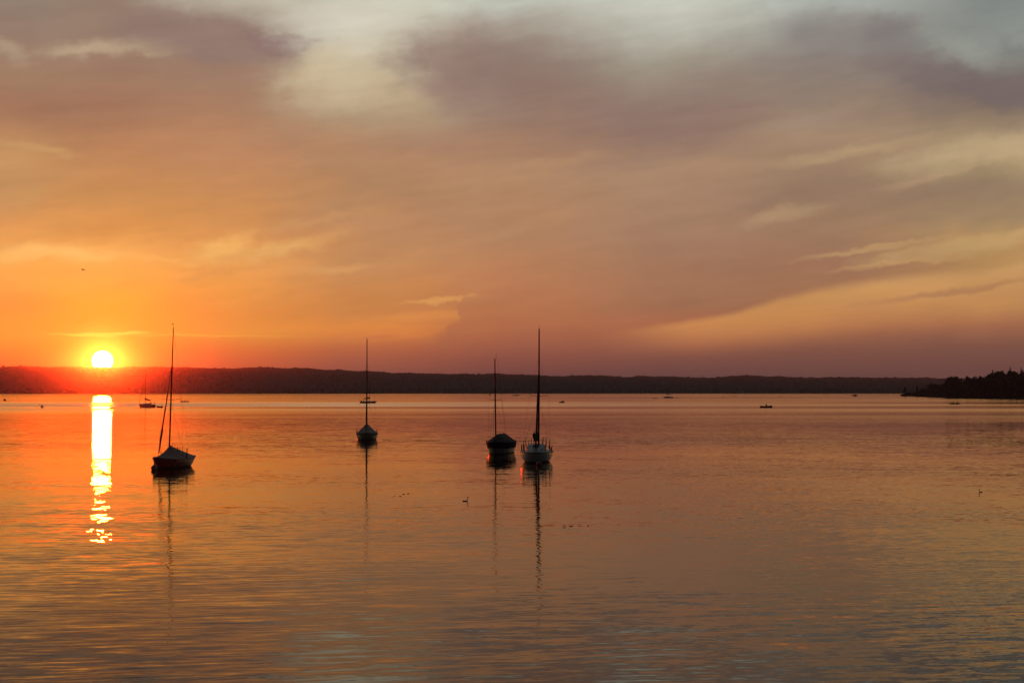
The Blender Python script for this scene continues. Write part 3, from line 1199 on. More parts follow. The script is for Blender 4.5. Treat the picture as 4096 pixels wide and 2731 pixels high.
# ---------------------------------------------------------------- third boat: broad dark tent over a pale hull
def boat_third():
    L, B, fs, fm, fb, wt = 5.6, 1.92, .86, .84, .92, .78
    rz = R(-90 - 10)
    loc = place(2000, 1812)
    e = empty('sailing_boat', loc, rz)
    x0 = -L / 2
    h, d = hull_mesh(L, B, fs, fm, fb, wt, rake_b=.5, rake_s=.15, flare=.28, k=14)
    dark_foot(h.build('hull', M['gelcoat_cream'], e))
    d.build('deck', M['deck'], e)
    rub_rail(L, B, fs, fm, fb, wt, x0, .03).build('rub_rail', M['teak'], e)
    mx = 1.15
    tm = (mx - x0) / L

    def ridge(t):
        if t > tm:
            return 1.5 - .5 * min(1, (t - tm) / (.99 - tm)) ** .9
        return 1.5 + (.0 if t > .12 else -.35 * (.12 - t) / .1)
    tent(L, B, wt, fs, fm, fb, x0, ridge,   .46, .02, .995, conc=1.0, out=.05).build('boat_cover', M['cloth_blue'], e)
    rt = Vector((math.cos(-rz), math.sin(-rz)))
    rig(e, L, x0, B, wt, fs, fm, fb, mx, 1.3, 7.25, 4.05, .5, 5.9, (-rt.x * .07, -rt.y * .07), .055, .04, back=False, yo=-.12)
    MB().tube([(mx, 0, 7.2), (x0 + .55, 0, 1.52)], .006, 5).build('backstay', M['wire'], e)
    MB().tube([(mx - .07 * rt.x, -.07 * rt.y, 7.2), (mx - .07 * rt.x, -.07 * rt.y, 7.6)], .009, 5).build('antenna', M['spike'], e)
    # ragged bird spikes on a bar above the ridge
    bar = MB()
    q = local_from_px(loc, rz, [(1988, 1728), (2016, 1729)])
    bar.tube([q[0], q[1]], .008, 5)
    bar.build('spike_bar', M['spike'], e)
    pts = []
    rnd = random.Random(4)
    for i in range(10):
        a = q[0].lerp(q[1], i / 9)
        pts.append((a, a + Vector((rnd.uniform(-.1, .1), rnd.uniform(-.1, .1), rnd.uniform(-.12, .08)))))
    spikes(e, pts, r=.007)
    for (xx, s) in ((1946.5, 1760), (2047, 1764)):
        q = local_from_px(loc, rz, [(xx, s), (xx, s + 14)])
        MB().tube([q[1], q[0]], [.05, .035], 7).build('fender_post', M['spike'], e)
    tag(e, 'broad moored boat under a black flat-ridged cover, left of the white boat', 'sailing boat', 'moored sailing boats')


boat_third()


# ---------------------------------------------------------------- fourth boat: white sloop bow on, open deck with spikes
def boat_fourth():
    L, B, fs, fm, fb, wt = 6.8, 2.2, .68, .66, .74, .7
    rz = R(-90 - 3)
    loc = place(2146, 1845)
    e = empty('sailing_boat', loc, rz)
    x0 = -L / 2
    h, d = hull_mesh(L, B, fs, fm, fb, wt, rake_b=.9, rake_s=.2, flare=.5, k=14)
    dark_foot(h.build('hull', M['gelcoat'], e))
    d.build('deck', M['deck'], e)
    rub_rail(L, B, fs, fm, fb, wt, x0, .035).build('rub_rail', M['teak'], e)
    # cabin trunk
    cab = MB()
    rings = []
    for t, w, z in ((-1.2, .52, 1.13), (-.4, .60, 1.18), (.5, .60, 1.16), (1.1, .50, 1.02), (1.75, .34, .80)):
        rings.append([(t, w * 1.12, .70), (t, w, z - .08), (t, w * .8, z), (t, 0, z + .03), (t, -w * .8, z), (t, -w, z - .08), (t, -w * 1.12, .70)])
    cab.rings(rings, False, True, True)
    c = cab.build('cabin', M['deck'], e)
    for sg in (1, -1):
        MB().rings([[(-.8, sg * .635, .9), (.6, sg * .64, .88), (.6, sg * .625, 1.02), (-.8, sg * .612, 1.05)],
                    [(-.8, sg * .655, .9), (.6, sg * .66, .88), (.6, sg * .645, 1.02), (-.8, sg * .632, 1.05)]], True, True, True).build('cabin_window', M['window'], c)
    MB().box((.9, 0, 1.12), (.5, .42, .06), bev=.1).build('hatch', M['window'], c)
    # cockpit coaming
    for sg in (1, -1):
        MB().tube([(-1.2, sg * .62, .95), (-2.9, sg * .55, .86)], .05, 6).build('coaming', M['deck'], e)
    mx = .75
    off = Vector((0, .16))
    rig(e, L, x0, B, wt, fs, fm, fb, mx, 1.05, 8.95, 4.4, .64, 7.0, (0, .04), .065, .04, jib=True, jib_r=.085, yo=.17)
    vane(e, (mx, .21, 8.93), .2)
    MB().tube([(mx - .12, .21, 8.9), (mx + .12, .21, 8.93)], .02, 6).build('masthead', M['spike'], e)
    # boom with bundled mainsail under a black cover
    MB().tube([(mx - .05, .1, 1.6), (-2.1, .05, 1.6)], .045, 8).build('boom', M['mast'], e)
    rnd = random.Random(8)
    rings = []
    for i in range(13):
        q = i / 12
        xx = mx + .1 - 2.8 * q
        wd = (.24 - .12 * q) * rnd.uniform(.92, 1.08)
        zt = 1.84 - .1 * q + rnd.uniform(-.02, .02)
        zb = 1.3 + .18 * q
        rings.append([(xx, -.02 - wd * .2, zb), (xx, -wd * .7, zb + .18), (xx, -wd, zt - .16), (xx, -wd * .75, zt - .02), (xx, -wd * .1, zt + .08),
                      (xx, wd * .7, zt), (xx, wd, zt - .18), (xx, wd * .75, zb + .16)])
    MB().rings(rings, True, True, True).build('sail_cover', M['cloth_black'], e)
    for (yy, zz, hh) in ((-.13, 1.95, .32), (-.2, 1.9, .18), (.1, 1.98, .2), (.2, 1.9, .12)):
        MB().tube([(mx + .05, yy, zz - .2), (mx + .03, yy * .95, zz - .13 + hh)], [.05, .012], 6).build('sail_fold', M['cloth_black'], e)
    # pulpit
    zb = fb
    for sg in (1, -1):
        MB().tube([(x0 + L - .25, sg * .08, zb), (x0 + L - .35, sg * .14, zb + .38), (x0 + L - 1.5, sg * .62, zb + .38), (x0 + L - 1.5, sg * .62, zb)], .011, 6).build('pulpit_rail', M['wire'], e)
    px = [(1222, 620, 1228, 785), (1276, 520, 1262, 775), (1330, 440, 1328, 645), (1348, 640, 1356, 785), (1405, 510, 1392, 650), (1478, 455, 1472, 645),
          (1542, 490, 1540, 620), (1750, 430, 1762, 590), (1797, 425, 1772, 600), (1842, 435, 1845, 655), (1884, 450, 1862, 670), (1948, 480, 1955, 790),
          (2017, 640, 1995, 800), (1210, 650, 1218, 790), (1945, 520, 1930, 700), (1290, 640, 1280, 785), (1905, 690, 1950, 720)]
    pts = []
    for a, b, c_, f in px:
        q = local_from_px(loc, rz, [(1900 + a / 6.533, 1680 + b / 6.533), (1900 + c_ / 6.533, 1680 + f / 6.533)])
        pts.append((q[1] + Vector((0, 0, -.06)), q[0]))
    spikes(e, pts, r=.019)
    for (xx, y1, y2) in ((2086.5, 1778, 1798), (2094, 1770, 1796), (2198, 1775, 1798), (2205, 1786, 1800)):
        q = local_from_px(loc, rz, [(xx, y1), (xx, y2)])
        MB().tube([q[1], q[1].lerp(q[0], .5), q[0]], [.03, .045, .012], 7).build('fender', M['spike'], e)
    MB().ball((x0 + L - 1.9, .35, .82), .07, 10, 7).build('anchor_winch', M['spike'], e)
    MB().tube([(x0 + L - .2, .05, fb - .02), (x0 + L + .05, .12, .4), (x0 + L + .25, .2, .2)], .018, 6).build('mooring_line', M['wire'], e)
    tag(e, 'white moored sloop facing the camera, open deck full of bird spikes', 'sailing boat', 'moored sailing boats')


boat_fourth()


# ---------------------------------------------------------------- people
def body(name, joints, edges):
    """continuous skinned figure; joints: (co, radius)"""
    me = bpy.data.meshes.new('rig_tmp')
    me.from_pydata([j[0] for j in joints], edges, [])
    o = bpy.data.objects.new('rig_tmp', me)
    COL.objects.link(o)
    sk = o.modifiers.new('skin', 'SKIN')
    for i, j in enumerate(joints):
        r = j[1]
        me.skin_vertices[0].data[i].radius = r if isinstance(r, tuple) else (r, r)
        me.skin_vertices[0].data[i].use_root = (i == 0)
    ss = o.modifiers.new('sub', 'SUBSURF')
    ss.levels = ss.render_levels = 1
    dg = bpy.context.evaluated_depsgraph_get()
    nm = bpy.data.meshes.new_from_object(o.evaluated_get(dg))
    nm.name = name
    bpy.data.objects.remove(o)
    nm.materials.clear()
    nm.materials.append(M['cloth'])
    nm.materials.append(M['skin'])
    for p in nm.polygons:
        p.use_smooth = True
    return nm


def seated(lean=.1, arm=((.35, .30, .25), (.35, -.30, .25)), knees=.32):
    # facing +x, seat at z = 0
    j = [((0, 0, .10), .17), ((lean * .5, 0, .34), (.16, .19)), ((lean, 0, .54), (.15, .21)), ((lean * 1.1, 0, .64), .07), ((lean * 1.2 + .01, 0, .72), .11),
         ((lean * 1.25 + .02, 0, .83), .112)]
    ed = [(0, 1), (1, 2), (2, 3), (3, 4), (4, 5)]
    for sg in (1, -1):
        a = arm[0] if sg > 0 else arm[1]
        b = len(j)
        sh_ = (lean, sg * .20, .54)
        el_ = ((lean + a[0]) / 2 - .02, (sg * .24 + a[1]) / 2 + sg * .06, (.52 + a[2]) / 2 - .08)
        j += [(sh_, .055), (el_, .042), (a, .032), ((a[0] + .06, a[1], a[2] - .02), .035)]
        ed += [(2, b), (b, b + 1), (b + 1, b + 2), (b + 2, b + 3)]
        c = len(j)
        j += [((.08, sg * .10, .06), .085), ((.42, sg * .13, knees), .06), ((.62, sg * .13, .0), .045), ((.74, sg * .13, -.02), .04)]
        ed += [(0, c), (c, c + 1), (c + 1, c + 2), (c + 2, c + 3)]
    return body('seated_body', j, ed)


def standing(arm=((.25, .12, 1.25), (.3, -.05, 1.0))):
    j = [((0, 0, .92), .14), ((0, 0, 1.18), (.12, .16)), ((.03, 0, 1.40), (.11, .18)), ((.05, 0, 1.50), .055), ((.07, 0, 1.60), .10), ((.08, 0, 1.71), .10)]
    ed = [(0, 1), (1, 2), (2, 3), (3, 4), (4, 5)]
    for sg in (1, -1):
        a = arm[0] if sg > 0 else arm[1]
        b = len(j)
        j += [((.03, sg * .19, 1.42), .055), ((.12, sg * .24, 1.2), .042), (a, .032), ((a[0] + .05, a[1], a[2] - .04), .035)]
        ed += [(2, b), (b, b + 1), (b + 1, b + 2), (b + 2, b + 3)]
        c = len(j)
        j += [((0, sg * .10, .86), .09), ((.04, sg * .13, .48), .062), ((-.02, sg * .14, .08), .045), ((.14, sg * .15, .04), .04)]
        ed += [(0, c), (c, c + 1), (c + 1, c + 2), (c + 2, c + 3)]
    return body('standing_body', j, ed)


ME_ROW = seated(.12)
ME_PADDLE = seated(.05, ((.38, .34, .62), (.38, -.34, .30)), .12)
ME_LEAN = seated(.26)
ME_STAND = standing()


def person(mesh, loc, rz, label, scale=1.0, group=None):
    e = bpy.data.objects.new('person', mesh)
    COL.objects.link(e)
    e.location = loc
    e.rotation_euler = (0, 0, rz)
    e.scale = (scale,) * 3
    # short hair as a child of the body
    z = max(v.co.z for v in mesh.vertices)
    hx = [v.co.x for v in mesh.vertices if v.co.z > z - .08]
    cx = sum(hx) / len(hx)
    hb = MB()
    hb.ball((cx - .015, 0, z - .055), (.088, .08, .075), 10, 7)
    hb.build('hair', M['spike'], e)
    tag(e, label, 'person', group)
    return e


def paddle(loc, rz, tilt, label, L=2.1, double=True, group=None):
    """axis across the boat (local y), tilted up by `tilt`"""
    c, s = math.cos(tilt), math.sin(tilt)
    e = empty('paddle', loc, rz)
    MB().tube([(0, -L / 2 * c, -L / 2 * s), (0, L / 2 * c, L / 2 * s)], .025, 6).build('shaft', M['wood'], e)
    for sg in ((1, -1) if double else (1,)):
        a, b = sg * (L / 2 - .45), sg * L / 2
        MB().rings([[(-.012, q * c - w * s, q * s + w * c) for q, w in ((a, 0), (a * .6 + b * .4, .09), (b, .08), (b, -.08), (a * .6 + b * .4, -.09))],
                    [(.012, q * c - w * s, q * s + w * c) for q, w in ((a, 0), (a * .6 + b * .4, .09), (b, .08), (b, -.08), (a * .6 + b * .4, -.09))]],
                   True, True, True).build('blade', M['wood'], e, smooth=False)
    tag(e, label, 'paddle', group)
    return e


def at_boat(e_loc, rz, p):
    return e_loc + Matrix.Rotation(rz, 3, 'Z') @ Vector(p)


# ---------------------------------------------------------------- small craft
def open_hull(name, x, y, L, B, h, rz, label, cat, m='darkhull', wt=.5, bow=.15, group=None, seats=2, rake=.35):
    loc = place(x, y)
    e = empty(name, loc, rz)
    hb, _ = hull_mesh(L, B, h * 1.05, h * .85, h + bow, wt, rake_b=rake, rake_s=.15, draft=.12, flare=.35, n=16, k=6)
    hb.build('hull', M[m], e)
    # inner floor and gunwale
    fl = MB()
    rings = []
    for i in range(13):
        t = i / 12
        b = half_beam(t, B, wt) * .9
        z = sheer(t, h * 1.05, h * .85, h + bow)
        xx = -L / 2 + L * t
        rings.append([(xx, b, z), (xx, b * .75, .06), (xx, -b * .75, .06), (xx, -b, z)])
    fl.rings(rings, False, True, False)
    fl.build('inner_shell', M['wood'], e)
    rub_rail(L, B, h * 1.05, h * .85, h + bow, wt, -L / 2, .025).build('gunwale', M['wood'], e)
    for i in range(seats):
        xx = -L * .2 + L * .4 * i / max(1, seats - 1)
        t = (xx + L / 2) / L
        MB().box((xx, 0, h * .62), (.24, half_beam(t, B, wt) * 1.86, .035)).build('thwart', M['wood'], e)
    tag(e, label, cat, group)
    return e, loc


GB = 'small open boats out on the lake'
# far left edge: boat seen end on with two people
e, l = open_hull('rowing_boat', 19, 1602, 3.2, 1.5, .5, R(-70), 'small dark rowing boat with two people at the left photo edge', 'rowing boat', group=GB)
person(ME_ROW, at_boat(l, R(-70), (.4, .25, .25)), R(-70), 'person sitting on the left in the boat at the left photo edge')
person(ME_ROW, at_boat(l, R(-70), (-.5, -.3, .25)), R(110), 'person sitting on the right in the boat at the left photo edge')


def kayak(x, y, rz, where, tilt):
    loc = place(x, y)
    e = empty('kayak', loc, rz)
    hb, dk = hull_mesh(4.4, .7, .22, .2, .3, .12, rake_b=.5, rake_s=.5, draft=.1, flare=.3, n=18, k=6)
    hb.build('hull', M['red'], e)
    dk.build('deck', M['red'], e)
    n = 14
    MB().tube([(-.1 + .4 * math.cos(2 * math.pi * i / n), .22 * math.sin(2 * math.pi * i / n), .26) for i in range(n + 1)], .02, 6, False).build('cockpit_rim', M['spike'], e)
    tag(e, 'narrow kayak pointing at the camera, ' + where, 'kayak', 'kayaks in the low sunlight')
    person(ME_PADDLE, at_boat(loc, rz, (-.2, 0, .12)), rz, 'kayaker with raised arms paddling ' + where)
    paddle(at_boat(loc, rz, (.22, 0, .62)), rz, tilt, 'double-bladed paddle held up by the kayaker ' + where)


kayak(168, 1630, R(-80), 'left of the sun glitter', R(-24))
kayak(443, 1632, R(-60), 'at the right edge of the sun glitter', R(-30))

# open boat with a thin mast behind the red boat's spreader
e, l = open_hull('open_boat', 739, 1607.5, 4.0, 1.3, .42, R(178), 'low open boat with thin mast, right of the red boat\'s mast', 'open boat', group=GB)
MB().tube([(1.5, 0, .1), (1.62, 0, 3.6)], [.035, .015], 6).build('mast', M['mast'], e)
person(ME_ROW, at_boat(l, R(178), (-.2, 0, .22)), R(178), 'person sitting in the low open boat with the thin mast')

# canoe with one paddler
rz = R(4)
e, l = open_hull('canoe', 3064.5, 1629, 3.75, .9, .46, rz, 'black canoe carrying one person, nearest small craft on the right', 'canoe', wt=.25, group=GB, rake=.1)
MB().tube([(-1.75, .1, .3), (-1.8, .1, 1.02)], .02, 5).build('pole', M['spike'], e)
person(ME_LEAN, at_boat(l, rz, (.3, 0, .3)), R(184), 'person bending forward in the single black canoe', 1.05)
# canoe with two people
rz = R(183)
e, l = open_hull('canoe', 3818.5, 1616, 4.1, .85, .38, rz, 'dark canoe with two people in front of the wooded headland', 'canoe', wt=.25, group=GB, rake=.3)
person(ME_LEAN, at_boat(l, rz, (.25, 0, .22)), rz, 'front person leaning forward in the two-person canoe', 1.0)
person(ME_ROW, at_boat(l, rz, (-1.25, 0, .2)), rz, 'rear person sitting in the two-person canoe', .98)
# boat with two people right of the white sloop
rz = R(20)
e, l = open_hull('rowing_boat', 2247.5, 1610.5, 2.4, 1.2, .42, rz, 'stubby boat with two people, just right of the white sloop\'s mast', 'rowing boat', group=GB)
person(ME_ROW, at_boat(l, rz, (-.15, .1, .25)), rz, 'left person in the stubby boat beside the white sloop\'s mast')
person(ME_ROW, at_boat(l, rz, (.75, -.1, .2)), R(200), 'right person in the stubby boat beside the white sloop\'s mast')
# dinghy with two low figures
rz = R(2)
e, l = open_hull('dinghy', 2621, 1594, 3.0, 1.3, .35, rz, 'low dinghy with two low figures, left of the far sloop', 'dinghy', group=GB)
person(ME_LEAN, at_boat(l, rz, (-1.0, 0, .0)), R(2), 'left figure crouching in the low dinghy near the far sloop', .9)
person(ME_LEAN, at_boat(l, rz, (1.1, 0, -.1)), R(182), 'right figure crouching in the low dinghy near the far sloop', .85)
# tiny boat
rz = R(0)
e, l = open_hull('dinghy', 2892, 1588, 1.9, 1.0, .3, rz, 'tiny dinghy with one low figure, left of the standing paddlers', 'dinghy', group=GB, seats=1)
person(ME_LEAN, at_boat(l, rz, (-.1, 0, -.1)), rz, 'figure sitting in the tiny dinghy left of the standing paddlers', .8)
# tender behind the anchored sloop near the sun
e, l = open_hull('dinghy', 639.5, 1629, 1.95, 1.1, .42, R(180), 'empty little tender right of the sloop near the sun', 'dinghy', m='wood', group=GB, bow=.05)
# low flat boat far right of centre
e, l = open_hull('rowing_boat', 3123, 1585, 3.4, 1.2, .3, R(10), 'very low faint boat alone far out, right of the windsurfer', 'rowing boat', group=GB)
# tender trailing the far sloop
e, l = open_hull('dinghy', 2706, 1591, 2.6, 1.1, .22, R(0), 'low tender trailing right of the far sloop', 'dinghy', group=GB, seats=1)


# ---------------------------------------------------------------- anchored and sailing yachts far out
def yacht(x, y, L, mast_h, rz, label, m='gelcoat', boom_z=1.9, boom_L=.36, mast_t=.55, cover='cloth_black', jib=False, cabin=1.0, B=2.3, drop=-.12, dark=False, fbk=1.0):
    loc = place(x, y)
    e = empty('sailing_yacht', loc, rz)
    fs, fm, fb, wt = .8 * fbk, .74 * fbk, 1.05 * fbk, .7
    x0 = -L / 2
    h, d = hull_mesh(L, B, fs, fm, fb, wt, rake_b=.9, rake_s=-.35, n=18, k=7)
    h.build('hull', M[m], e)
    d.build('deck', M['deck'], e)
    rings = []
    for q, w, z in ((-.16, .5, .42), (.0, .58, .5), (.15, .5, .4), (.30, .3, .08)):
        zz = fm + z * cabin
        rings.append([(L * q, w * B / 2 * 1.1, fm), (L * q, w * B / 2, zz - .06), (L * q, 0, zz), (L * q, -w * B / 2, zz - .06), (L * q, -w * B / 2 * 1.1, fm)])
    MB().rings(rings, False, True, True).build('cabin', M['deck'], e)
    mx = x0 + L * mast_t
    rig(e, L, x0, B, wt, fs, fm, fb, mx, fm, mast_h, mast_h * .52, .6, mast_h * .9, (0, 0), .07, .04, jib=jib, jib_r=.09)
    bl = L * boom_L
    MB().tube([(mx, 0, boom_z), (mx - bl, 0, boom_z + drop)], .05, 6).build('boom', M['mast'], e)
    n = 8
    MB().tube([(mx - bl * i / n, 0, boom_z + drop * i / n + .16 * (1 - i / n) ** 1.5 + .05) for i in range(n + 1)],
              [.38 - .2 * (i / n) ** .5 for i in range(n + 1)], 7).build('sail_cover', M[cover], e)
    MB().tube([(mx - .01, 0, boom_z - .1), (mx + .03, 0, boom_z + .65)], [.2, .08], 7).build('sail_bundle', M[cover], e)
    MB().tube([(x0 + .1, -B * .3, fs), (x0 + .05, -B * .32, fs + .55), (x0 + .02, 0, fs + .6), (x0 + .05, B * .32, fs + .55), (x0 + .1, B * .3, fs)], .02, 5).build('pushpit_rail', M['wire'], e)
    tag(e, label, 'sailing yacht', 'yachts lying farther out')
    return e, loc


rz = R(180 + 60)
e, l = yacht(584, 1628, 6.6, 10.6, rz, 'pale anchored sloop in the orange glare left of the red boat', boom_z=2.35, drop=-.4, jib=True, m='gelcoat', B=2.5)
person(ME_ROW, at_boat(l, rz, (-2.0, .2, .75)), rz, 'person sitting in the cockpit of the sloop in the orange glare')
MB().rings([[(-3.8, -.01, .9), (-3.85, -.01, 1.9), (-4.15, -.01, 1.2)], [(-3.8, .01, .9), (-3.85, .01, 1.9), (-4.15, .01, 1.2)]], True, True, True).build('ensign', M['red'], e, smooth=False)
rz = R(0)
e, l = yacht(1474.5, 1612, 6.9, 8.9, rz, 'dark yacht lying broadside behind the slim boat\'s mast', m='darkhull', cabin=.35, boom_z=2.0, drop=-.15, mast_t=.56, jib=False, fbk=.85)
person(ME_ROW, at_boat(l, rz, (-2.3, .2, .75)), rz, 'person sitting mid-cockpit on the dark broadside yacht', .95)
person(ME_ROW, at_boat(l, rz, (-3.1, -.1, .5)), rz, 'person sitting at the very stern of the dark broadside yacht', .9)
rz = R(3)
yacht(2063.5, 1582.5, 8.7, 10.5, rz, 'low dark yacht far out between the two right-hand moored boats', m='darkhull', boom_z=2.9, cabin=.7, mast_t=.62, drop=-.25, boom_L=.4)
rz = R(177)
e, l = yacht(2673, 1591, 7.8, 9.2, rz, 'dark far sloop with thick sail cover, bow to the left, trailing a tender', m='darkhull', boom_z=2.8, mast_t=.66, boom_L=.5, cabin=1.0, drop=-.3)
rz = R(-80)
yacht(1959.5, 1582, 5.5, 6.0, rz, 'small reddish boat seen end-on near the far shore', m='gelcoat_red', boom_z=1.9, B=2.4)


def motor_boat():
    rz = R(182)
    loc = place(3418, 1583.5)
    e = empty('motor_boat', loc, rz)
    L, B = 6.4, 2.3
    h, d = hull_mesh(L, B, .85, .85, 1.15, .85, rake_b=1.1, rake_s=.1)
    h.build('hull', M['darkhull'], e)
    d.build('deck', M['deck'], e)
    rings = []
    for q, w, z in ((-.3, .7, 1.75), (-.05, .72, 1.85), (.12, .62, 1.7), (.24, .5, 1.0)):
        rings.append([(L * q, w * B / 2 * 1.05, .85), (L * q, w * B / 2, z), (L * q, -w * B / 2, z), (L * q, -w * B / 2 * 1.05, .85)])
    MB().rings(rings, False, True, True).build('cabin', M['darkhull'], e)
    for sg in (1, -1):
        MB().box((-.1, sg * .86, 1.45), (1.8, .03, .35)).build('window', M['window'], e)
    MB().tube([(-.3, 0, 1.8), (-.4, 0, 2.9)], .03, 6).build('antenna', M['wire'], e)
    MB().box((-L / 2 - .15, 0, .75), (.35, .4, .7), bev=.15).build('outboard_motor', M['spike'], e)
    tag(e, 'dark low motor boat far out left of the wooded headland', 'motor boat')


motor_boat()
e, l = open_hull('dinghy', 3421.5, 1588, 1.5, .8, .3, R(0), 'tiny dinghy directly below the far motor boat', 'dinghy', group=GB, seats=1)
person(ME_LEAN, at_boat(l, 0, (0, 0, -.15)), 0, 'figure in the tiny dinghy below the far motor boat', .7)


# standing paddlers and windsurfer
def board(x, y, label, L=3.3, rz=0):
    loc = place(x, y)
    mb = MB()
    rings = []
    for i in range(15):
        t = i / 14
        w = .38 * math.sin(math.pi * (.04 + .92 * t)) ** .6
        xx = -L / 2 + L * t
        rk = .12 * max(0, (t - .8) / .2) ** 2
        rings.append([(xx, w, .06 + rk), (xx, w * .8, .12 + rk), (xx, -w * .8, .12 + rk), (xx, -w, .06 + rk), (xx, -w * .7, -.03 + rk), (xx, w * .7, -.03 + rk)])
    mb.rings(rings, True, True, True)
    o = mb.build('paddle_board', M['darkhull'], loc=loc)
    o.rotation_euler = (0, 0, rz)
    tag(o, label, 'paddle board', 'boards far out on the lake')
    return loc


l = board(2920, 1584.5, 'board under the leftmost standing paddler', rz=R(-80))
person(ME_STAND, l + Vector((0, 0, .1)), R(-80), 'leftmost standing paddler far out near the opposite shore', 1.1)
paddle(l + Vector((.1, -.35, .95)), R(-80), R(75), 'long upright paddle held by the leftmost standing paddler', 2.0, False)
l = board(2934, 1584.5, 'board under the middle standing paddler', rz=R(-60))
person(ME_STAND, l + Vector((0, 0, .1)), R(-60), 'middle of the three standing figures far out', .85)
l = board(2943, 1585, 'board under the rightmost standing figure with the tall mast', rz=R(10))
person(ME_STAND, l + Vector((.5, 0, .1)), R(190), 'rightmost standing figure beside a tall mast far out', .8)
o = MB().tube([(0, 0, .1), (.1, 0, 3.6)], [.08, .04], 6).tube([(0, 0, 1.2), (.9, 0, 1.15)], .03, 5).build('windsurf_rig', M['spike'], loc=l + Vector((-.35, 0, 0)))
tag(o, 'tall thin rig standing beside the rightmost standing figure', 'windsurf rig')


def post(x, label):
    loc = place(x, 1584)
    e = empty('marker_post', loc)
    MB().tube([(0, 0, -.5), (0, 0, 3.0)], .11, 8).build('pole', M['bark'], e)
    MB().ball((0, 0, 3.05), (.16, .16, .12), 8, 5).build('cap', M['spike'], e)
    tag(e, label, 'post', 'thin posts standing in the far water')


post(3305.5, 'left post of the two thin posts standing in the far water')
post(3312, 'right post of the two thin posts standing in the far water')


def far_sail(x, y, label):
    Dd = 4850
    p = at_dist(x, 1570, Dd)
    e = empty('small_sailboat', (p.x, p.y, 0), R(15))
    h, d = hull_mesh(6, 2, .7, .6, .9, .6)
    h.build('hull', M['gelcoat'], e)
    d.build('deck', M['deck'], e)
    MB().tube([(.5, 0, .5), (.5, 0, 9)], .06, 6).build('mast', M['mast'], e)
    MB().rings([[(.4, -.02, 1.2), (-2.3, -.02, 1.3), (.4, -.02, 8.8)], [(.4, .02, 1.2), (-2.3, .1, 1.3), (.4, .02, 8.8)]], True, True, True).build('mainsail', M['sailw'], e, smooth=False)
    tag(e, label, 'sailboat', 'tiny white sails at the far shore')


far_sail(2970, 1567, 'tiny white-sailed boat at the far shore, left of two')
far_sail(3041, 1568, 'tiny white-sailed boat at the far shore, right of two')


# ---------------------------------------------------------------- birds
def lathe_body(pts, m, name, parent, n=10):
    """pts: (x, z, ry, rz)"""
    rings = []
    for x, z, ry, rz_ in pts:
        rings.append([(x, ry * math.cos(2 * math.pi * k / n), z + rz_ * math.sin(2 * math.pi * k / n)) for k in range(n)])
    return MB().rings(rings, True, True, True).build(name, M[m], parent)


def grebe(x, y, rz, label, head='up', s=1.0):
    loc = place(x, y)
    # one continuous body: trunk then neck and head
    n = 12
    ring_spec = []
    path = [(-.22, .035, .004), (-.2, .03, .02), (-.13, .015, .04), (-.05, .005, .05), (.04, .01, .045), (.10, .045, .032), (.122, .09, .022), (.128, .17, .018),
            (.125, .22, .019)]
    if head == 'up':
        path += [(.13, .25, .024), (.15, .268, .027), (.185, .268, .02), (.205, .262, .008), (.25, .255, .002)]
    else:
        path += [(.125, .235, .022), (.14, .26, .026), (.18, .262, .022), (.205, .25, .009), (.26, .235, .002)]
    mb = MB()
    rings = []
    pts = [Vector((p[0], 0, p[1])) for p in path]
    for i, p in enumerate(pts):
        t = (pts[min(i + 1, len(pts) - 1)] - pts[max(0, i - 1)]).normalized()
        up = Vector((0, 1, 0))
        nn = t.cross(up)
        r = path[i][2]
        rings.append([p + up * (r * math.cos(2 * math.pi * k / n)) + nn * (r * .9 * math.sin(2 * math.pi * k / n)) for k in range(n)])
    mb.rings(rings, True, True, True)
    o = mb.build('grebe', M['feather'], loc=loc)
    o.rotation_euler = (0, 0, rz)
    o.scale = (s, s, s)
    tag(o, label, 'water bird')


grebe(1863, 2004, R(-20), 'long-necked water bird swimming alone left of the white sloop\'s reflection', 'up', .7)
grebe(3922, 1968, R(180 + 35), 'long-necked water bird with bent head, alone on the right-hand water', 'bent', .62)


def gull():
    p = at_dist(332, 1080, 280)
    n = 10
    e = empty('flying_bird', p, R(15))
    lathe_body([(-.26, -.02, .002, .002), (-.2, -.01, .03, .012), (-.08, 0, .05, .04), (.06, .0, .055, .05), (.15, .01, .035, .035), (.2, .02, .03, .03), (.24, .02, .015, .012), (.28, .01, .002, .002)], 'feather', 'body', e)
    for sg in (1, -1):
        pts = [(0, .04, .02, .10), (.18 * 1, .22, .09, .085), (.10, .38, .06, .06), (-.02, .52, .02, .012)]
        top, bot = [], []
        for dxx, yy, zz, ch in pts:
            zt = zz + (.0 if sg > 0 else -.0)
            top.append([(dxx * .3 + ch, sg * yy, zt), (dxx * .3, sg * yy, zt + .012), (dxx * .3 - ch, sg * yy, zt)])
            bot.append([(dxx * .3 + ch, sg * yy, zt), (dxx * .3, sg * yy, zt - .008), (dxx * .3 - ch, sg * yy, zt)])
        rings = [[a[0], a[1], a[2], b[1]] for a, b in zip(top, bot)]
        MB().rings(rings, True, True, True).build('wing', M['feather'], e)
    e.rotation_euler = (R(10), R(-6), R(65))
    e.scale = (1.25, 1.1, 1.7)
    tag(e, 'dark bird gliding with spread wings high left over the sun', 'bird')


gull()

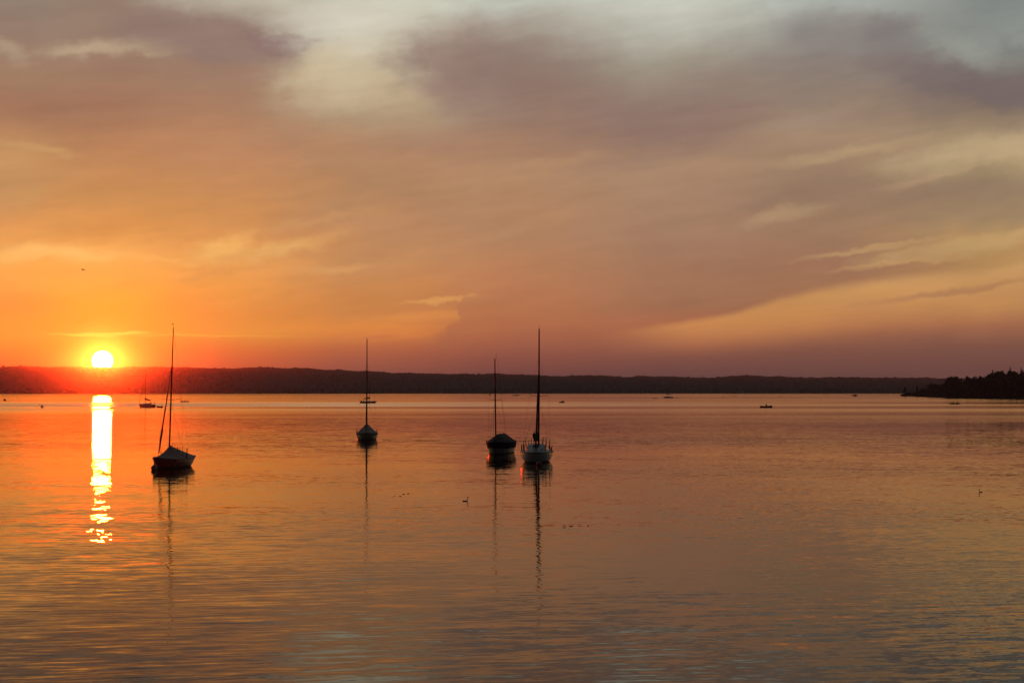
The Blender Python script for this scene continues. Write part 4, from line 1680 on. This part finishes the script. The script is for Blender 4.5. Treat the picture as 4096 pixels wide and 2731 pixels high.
# ---------------------------------------------------------------- scraps of weed floating on the water
wb = MB()
rnd = random.Random(21)
for (x, y, n, w) in ((1632, 1975, 8, 22), (1590, 1985, 5, 18), (2300, 2102, 9, 60), (2255, 2110, 3, 6), 
                     ):
    for i in range(n):
        p = at_water(x + rnd.uniform(-w, w), y + rnd.uniform(-2.2, 2.2))
        b = len(wb.v)
        k = 7
        r = rnd.uniform(.008, .026)
        st = rnd.uniform(1, 2.6)
        for zz in (0.004, .016):
            for j in range(k):
                q = 2 * math.pi * j / k
                wb.v.append(Vector((p.x + r * st * math.cos(q) * rnd.uniform(.7, 1.2), p.y + r * math.sin(q) * rnd.uniform(.7, 1.2), zz)))
        wb.f.append(tuple(b + k + j for j in range(k)))
        for j in range(k):
            wb.f.append((b + j, b + (j + 1) % k, b + k + (j + 1) % k, b + k + j))
o = wb.build('floating_weed', M['weed'], smooth=False)
tag(o, 'scattered dark scraps of weed and leaves floating on the calm water', 'weed', kind='stuff')


# ---------------------------------------------------------------- haze
def make_haze():
    mb = MB()
    x0, x1, y0, y1, z0, z1 = -9200, 9200, -450, 7300, -3, 150
    mb.box(((x0 + x1) / 2, (y0 + y1) / 2, (z0 + z1) / 2), (x1 - x0, y1 - y0, z1 - z0))
    m = bpy.data.materials.new('haze_air')
    m.use_nodes = True
    m.node_tree.nodes.clear()
    T = NT(m.node_tree)
    v = T.add('ShaderNodeVolumePrincipled')
    v.inputs['Color'].default_value = (.9, .88, .88, 1)
    v.inputs['Density'].default_value = 1.1e-5
    v.inputs['Anisotropy'].default_value = .985  # strong forward scatter added to stand in for lens glare around the sun
    o = T.add('ShaderNodeOutputMaterial')
    v2 = T.add('ShaderNodeVolumePrincipled')
    v2.inputs['Color'].default_value = (.72, .84, .95, 1)
    v2.inputs['Density'].default_value = 4.4e-5
    v2.inputs['Anisotropy'].default_value = .1
    ad = T.add('ShaderNodeAddShader')
    T.l.new(v.outputs[0], ad.inputs[0])
    T.l.new(v2.outputs[0], ad.inputs[1])
    T.l.new(ad.outputs[0], o.inputs['Volume'])
    h = mb.build('haze', m, smooth=False)
    tag(h, 'thin warm evening haze lying over the lake, with added glare around the sun', 'haze', kind='stuff')


make_haze()
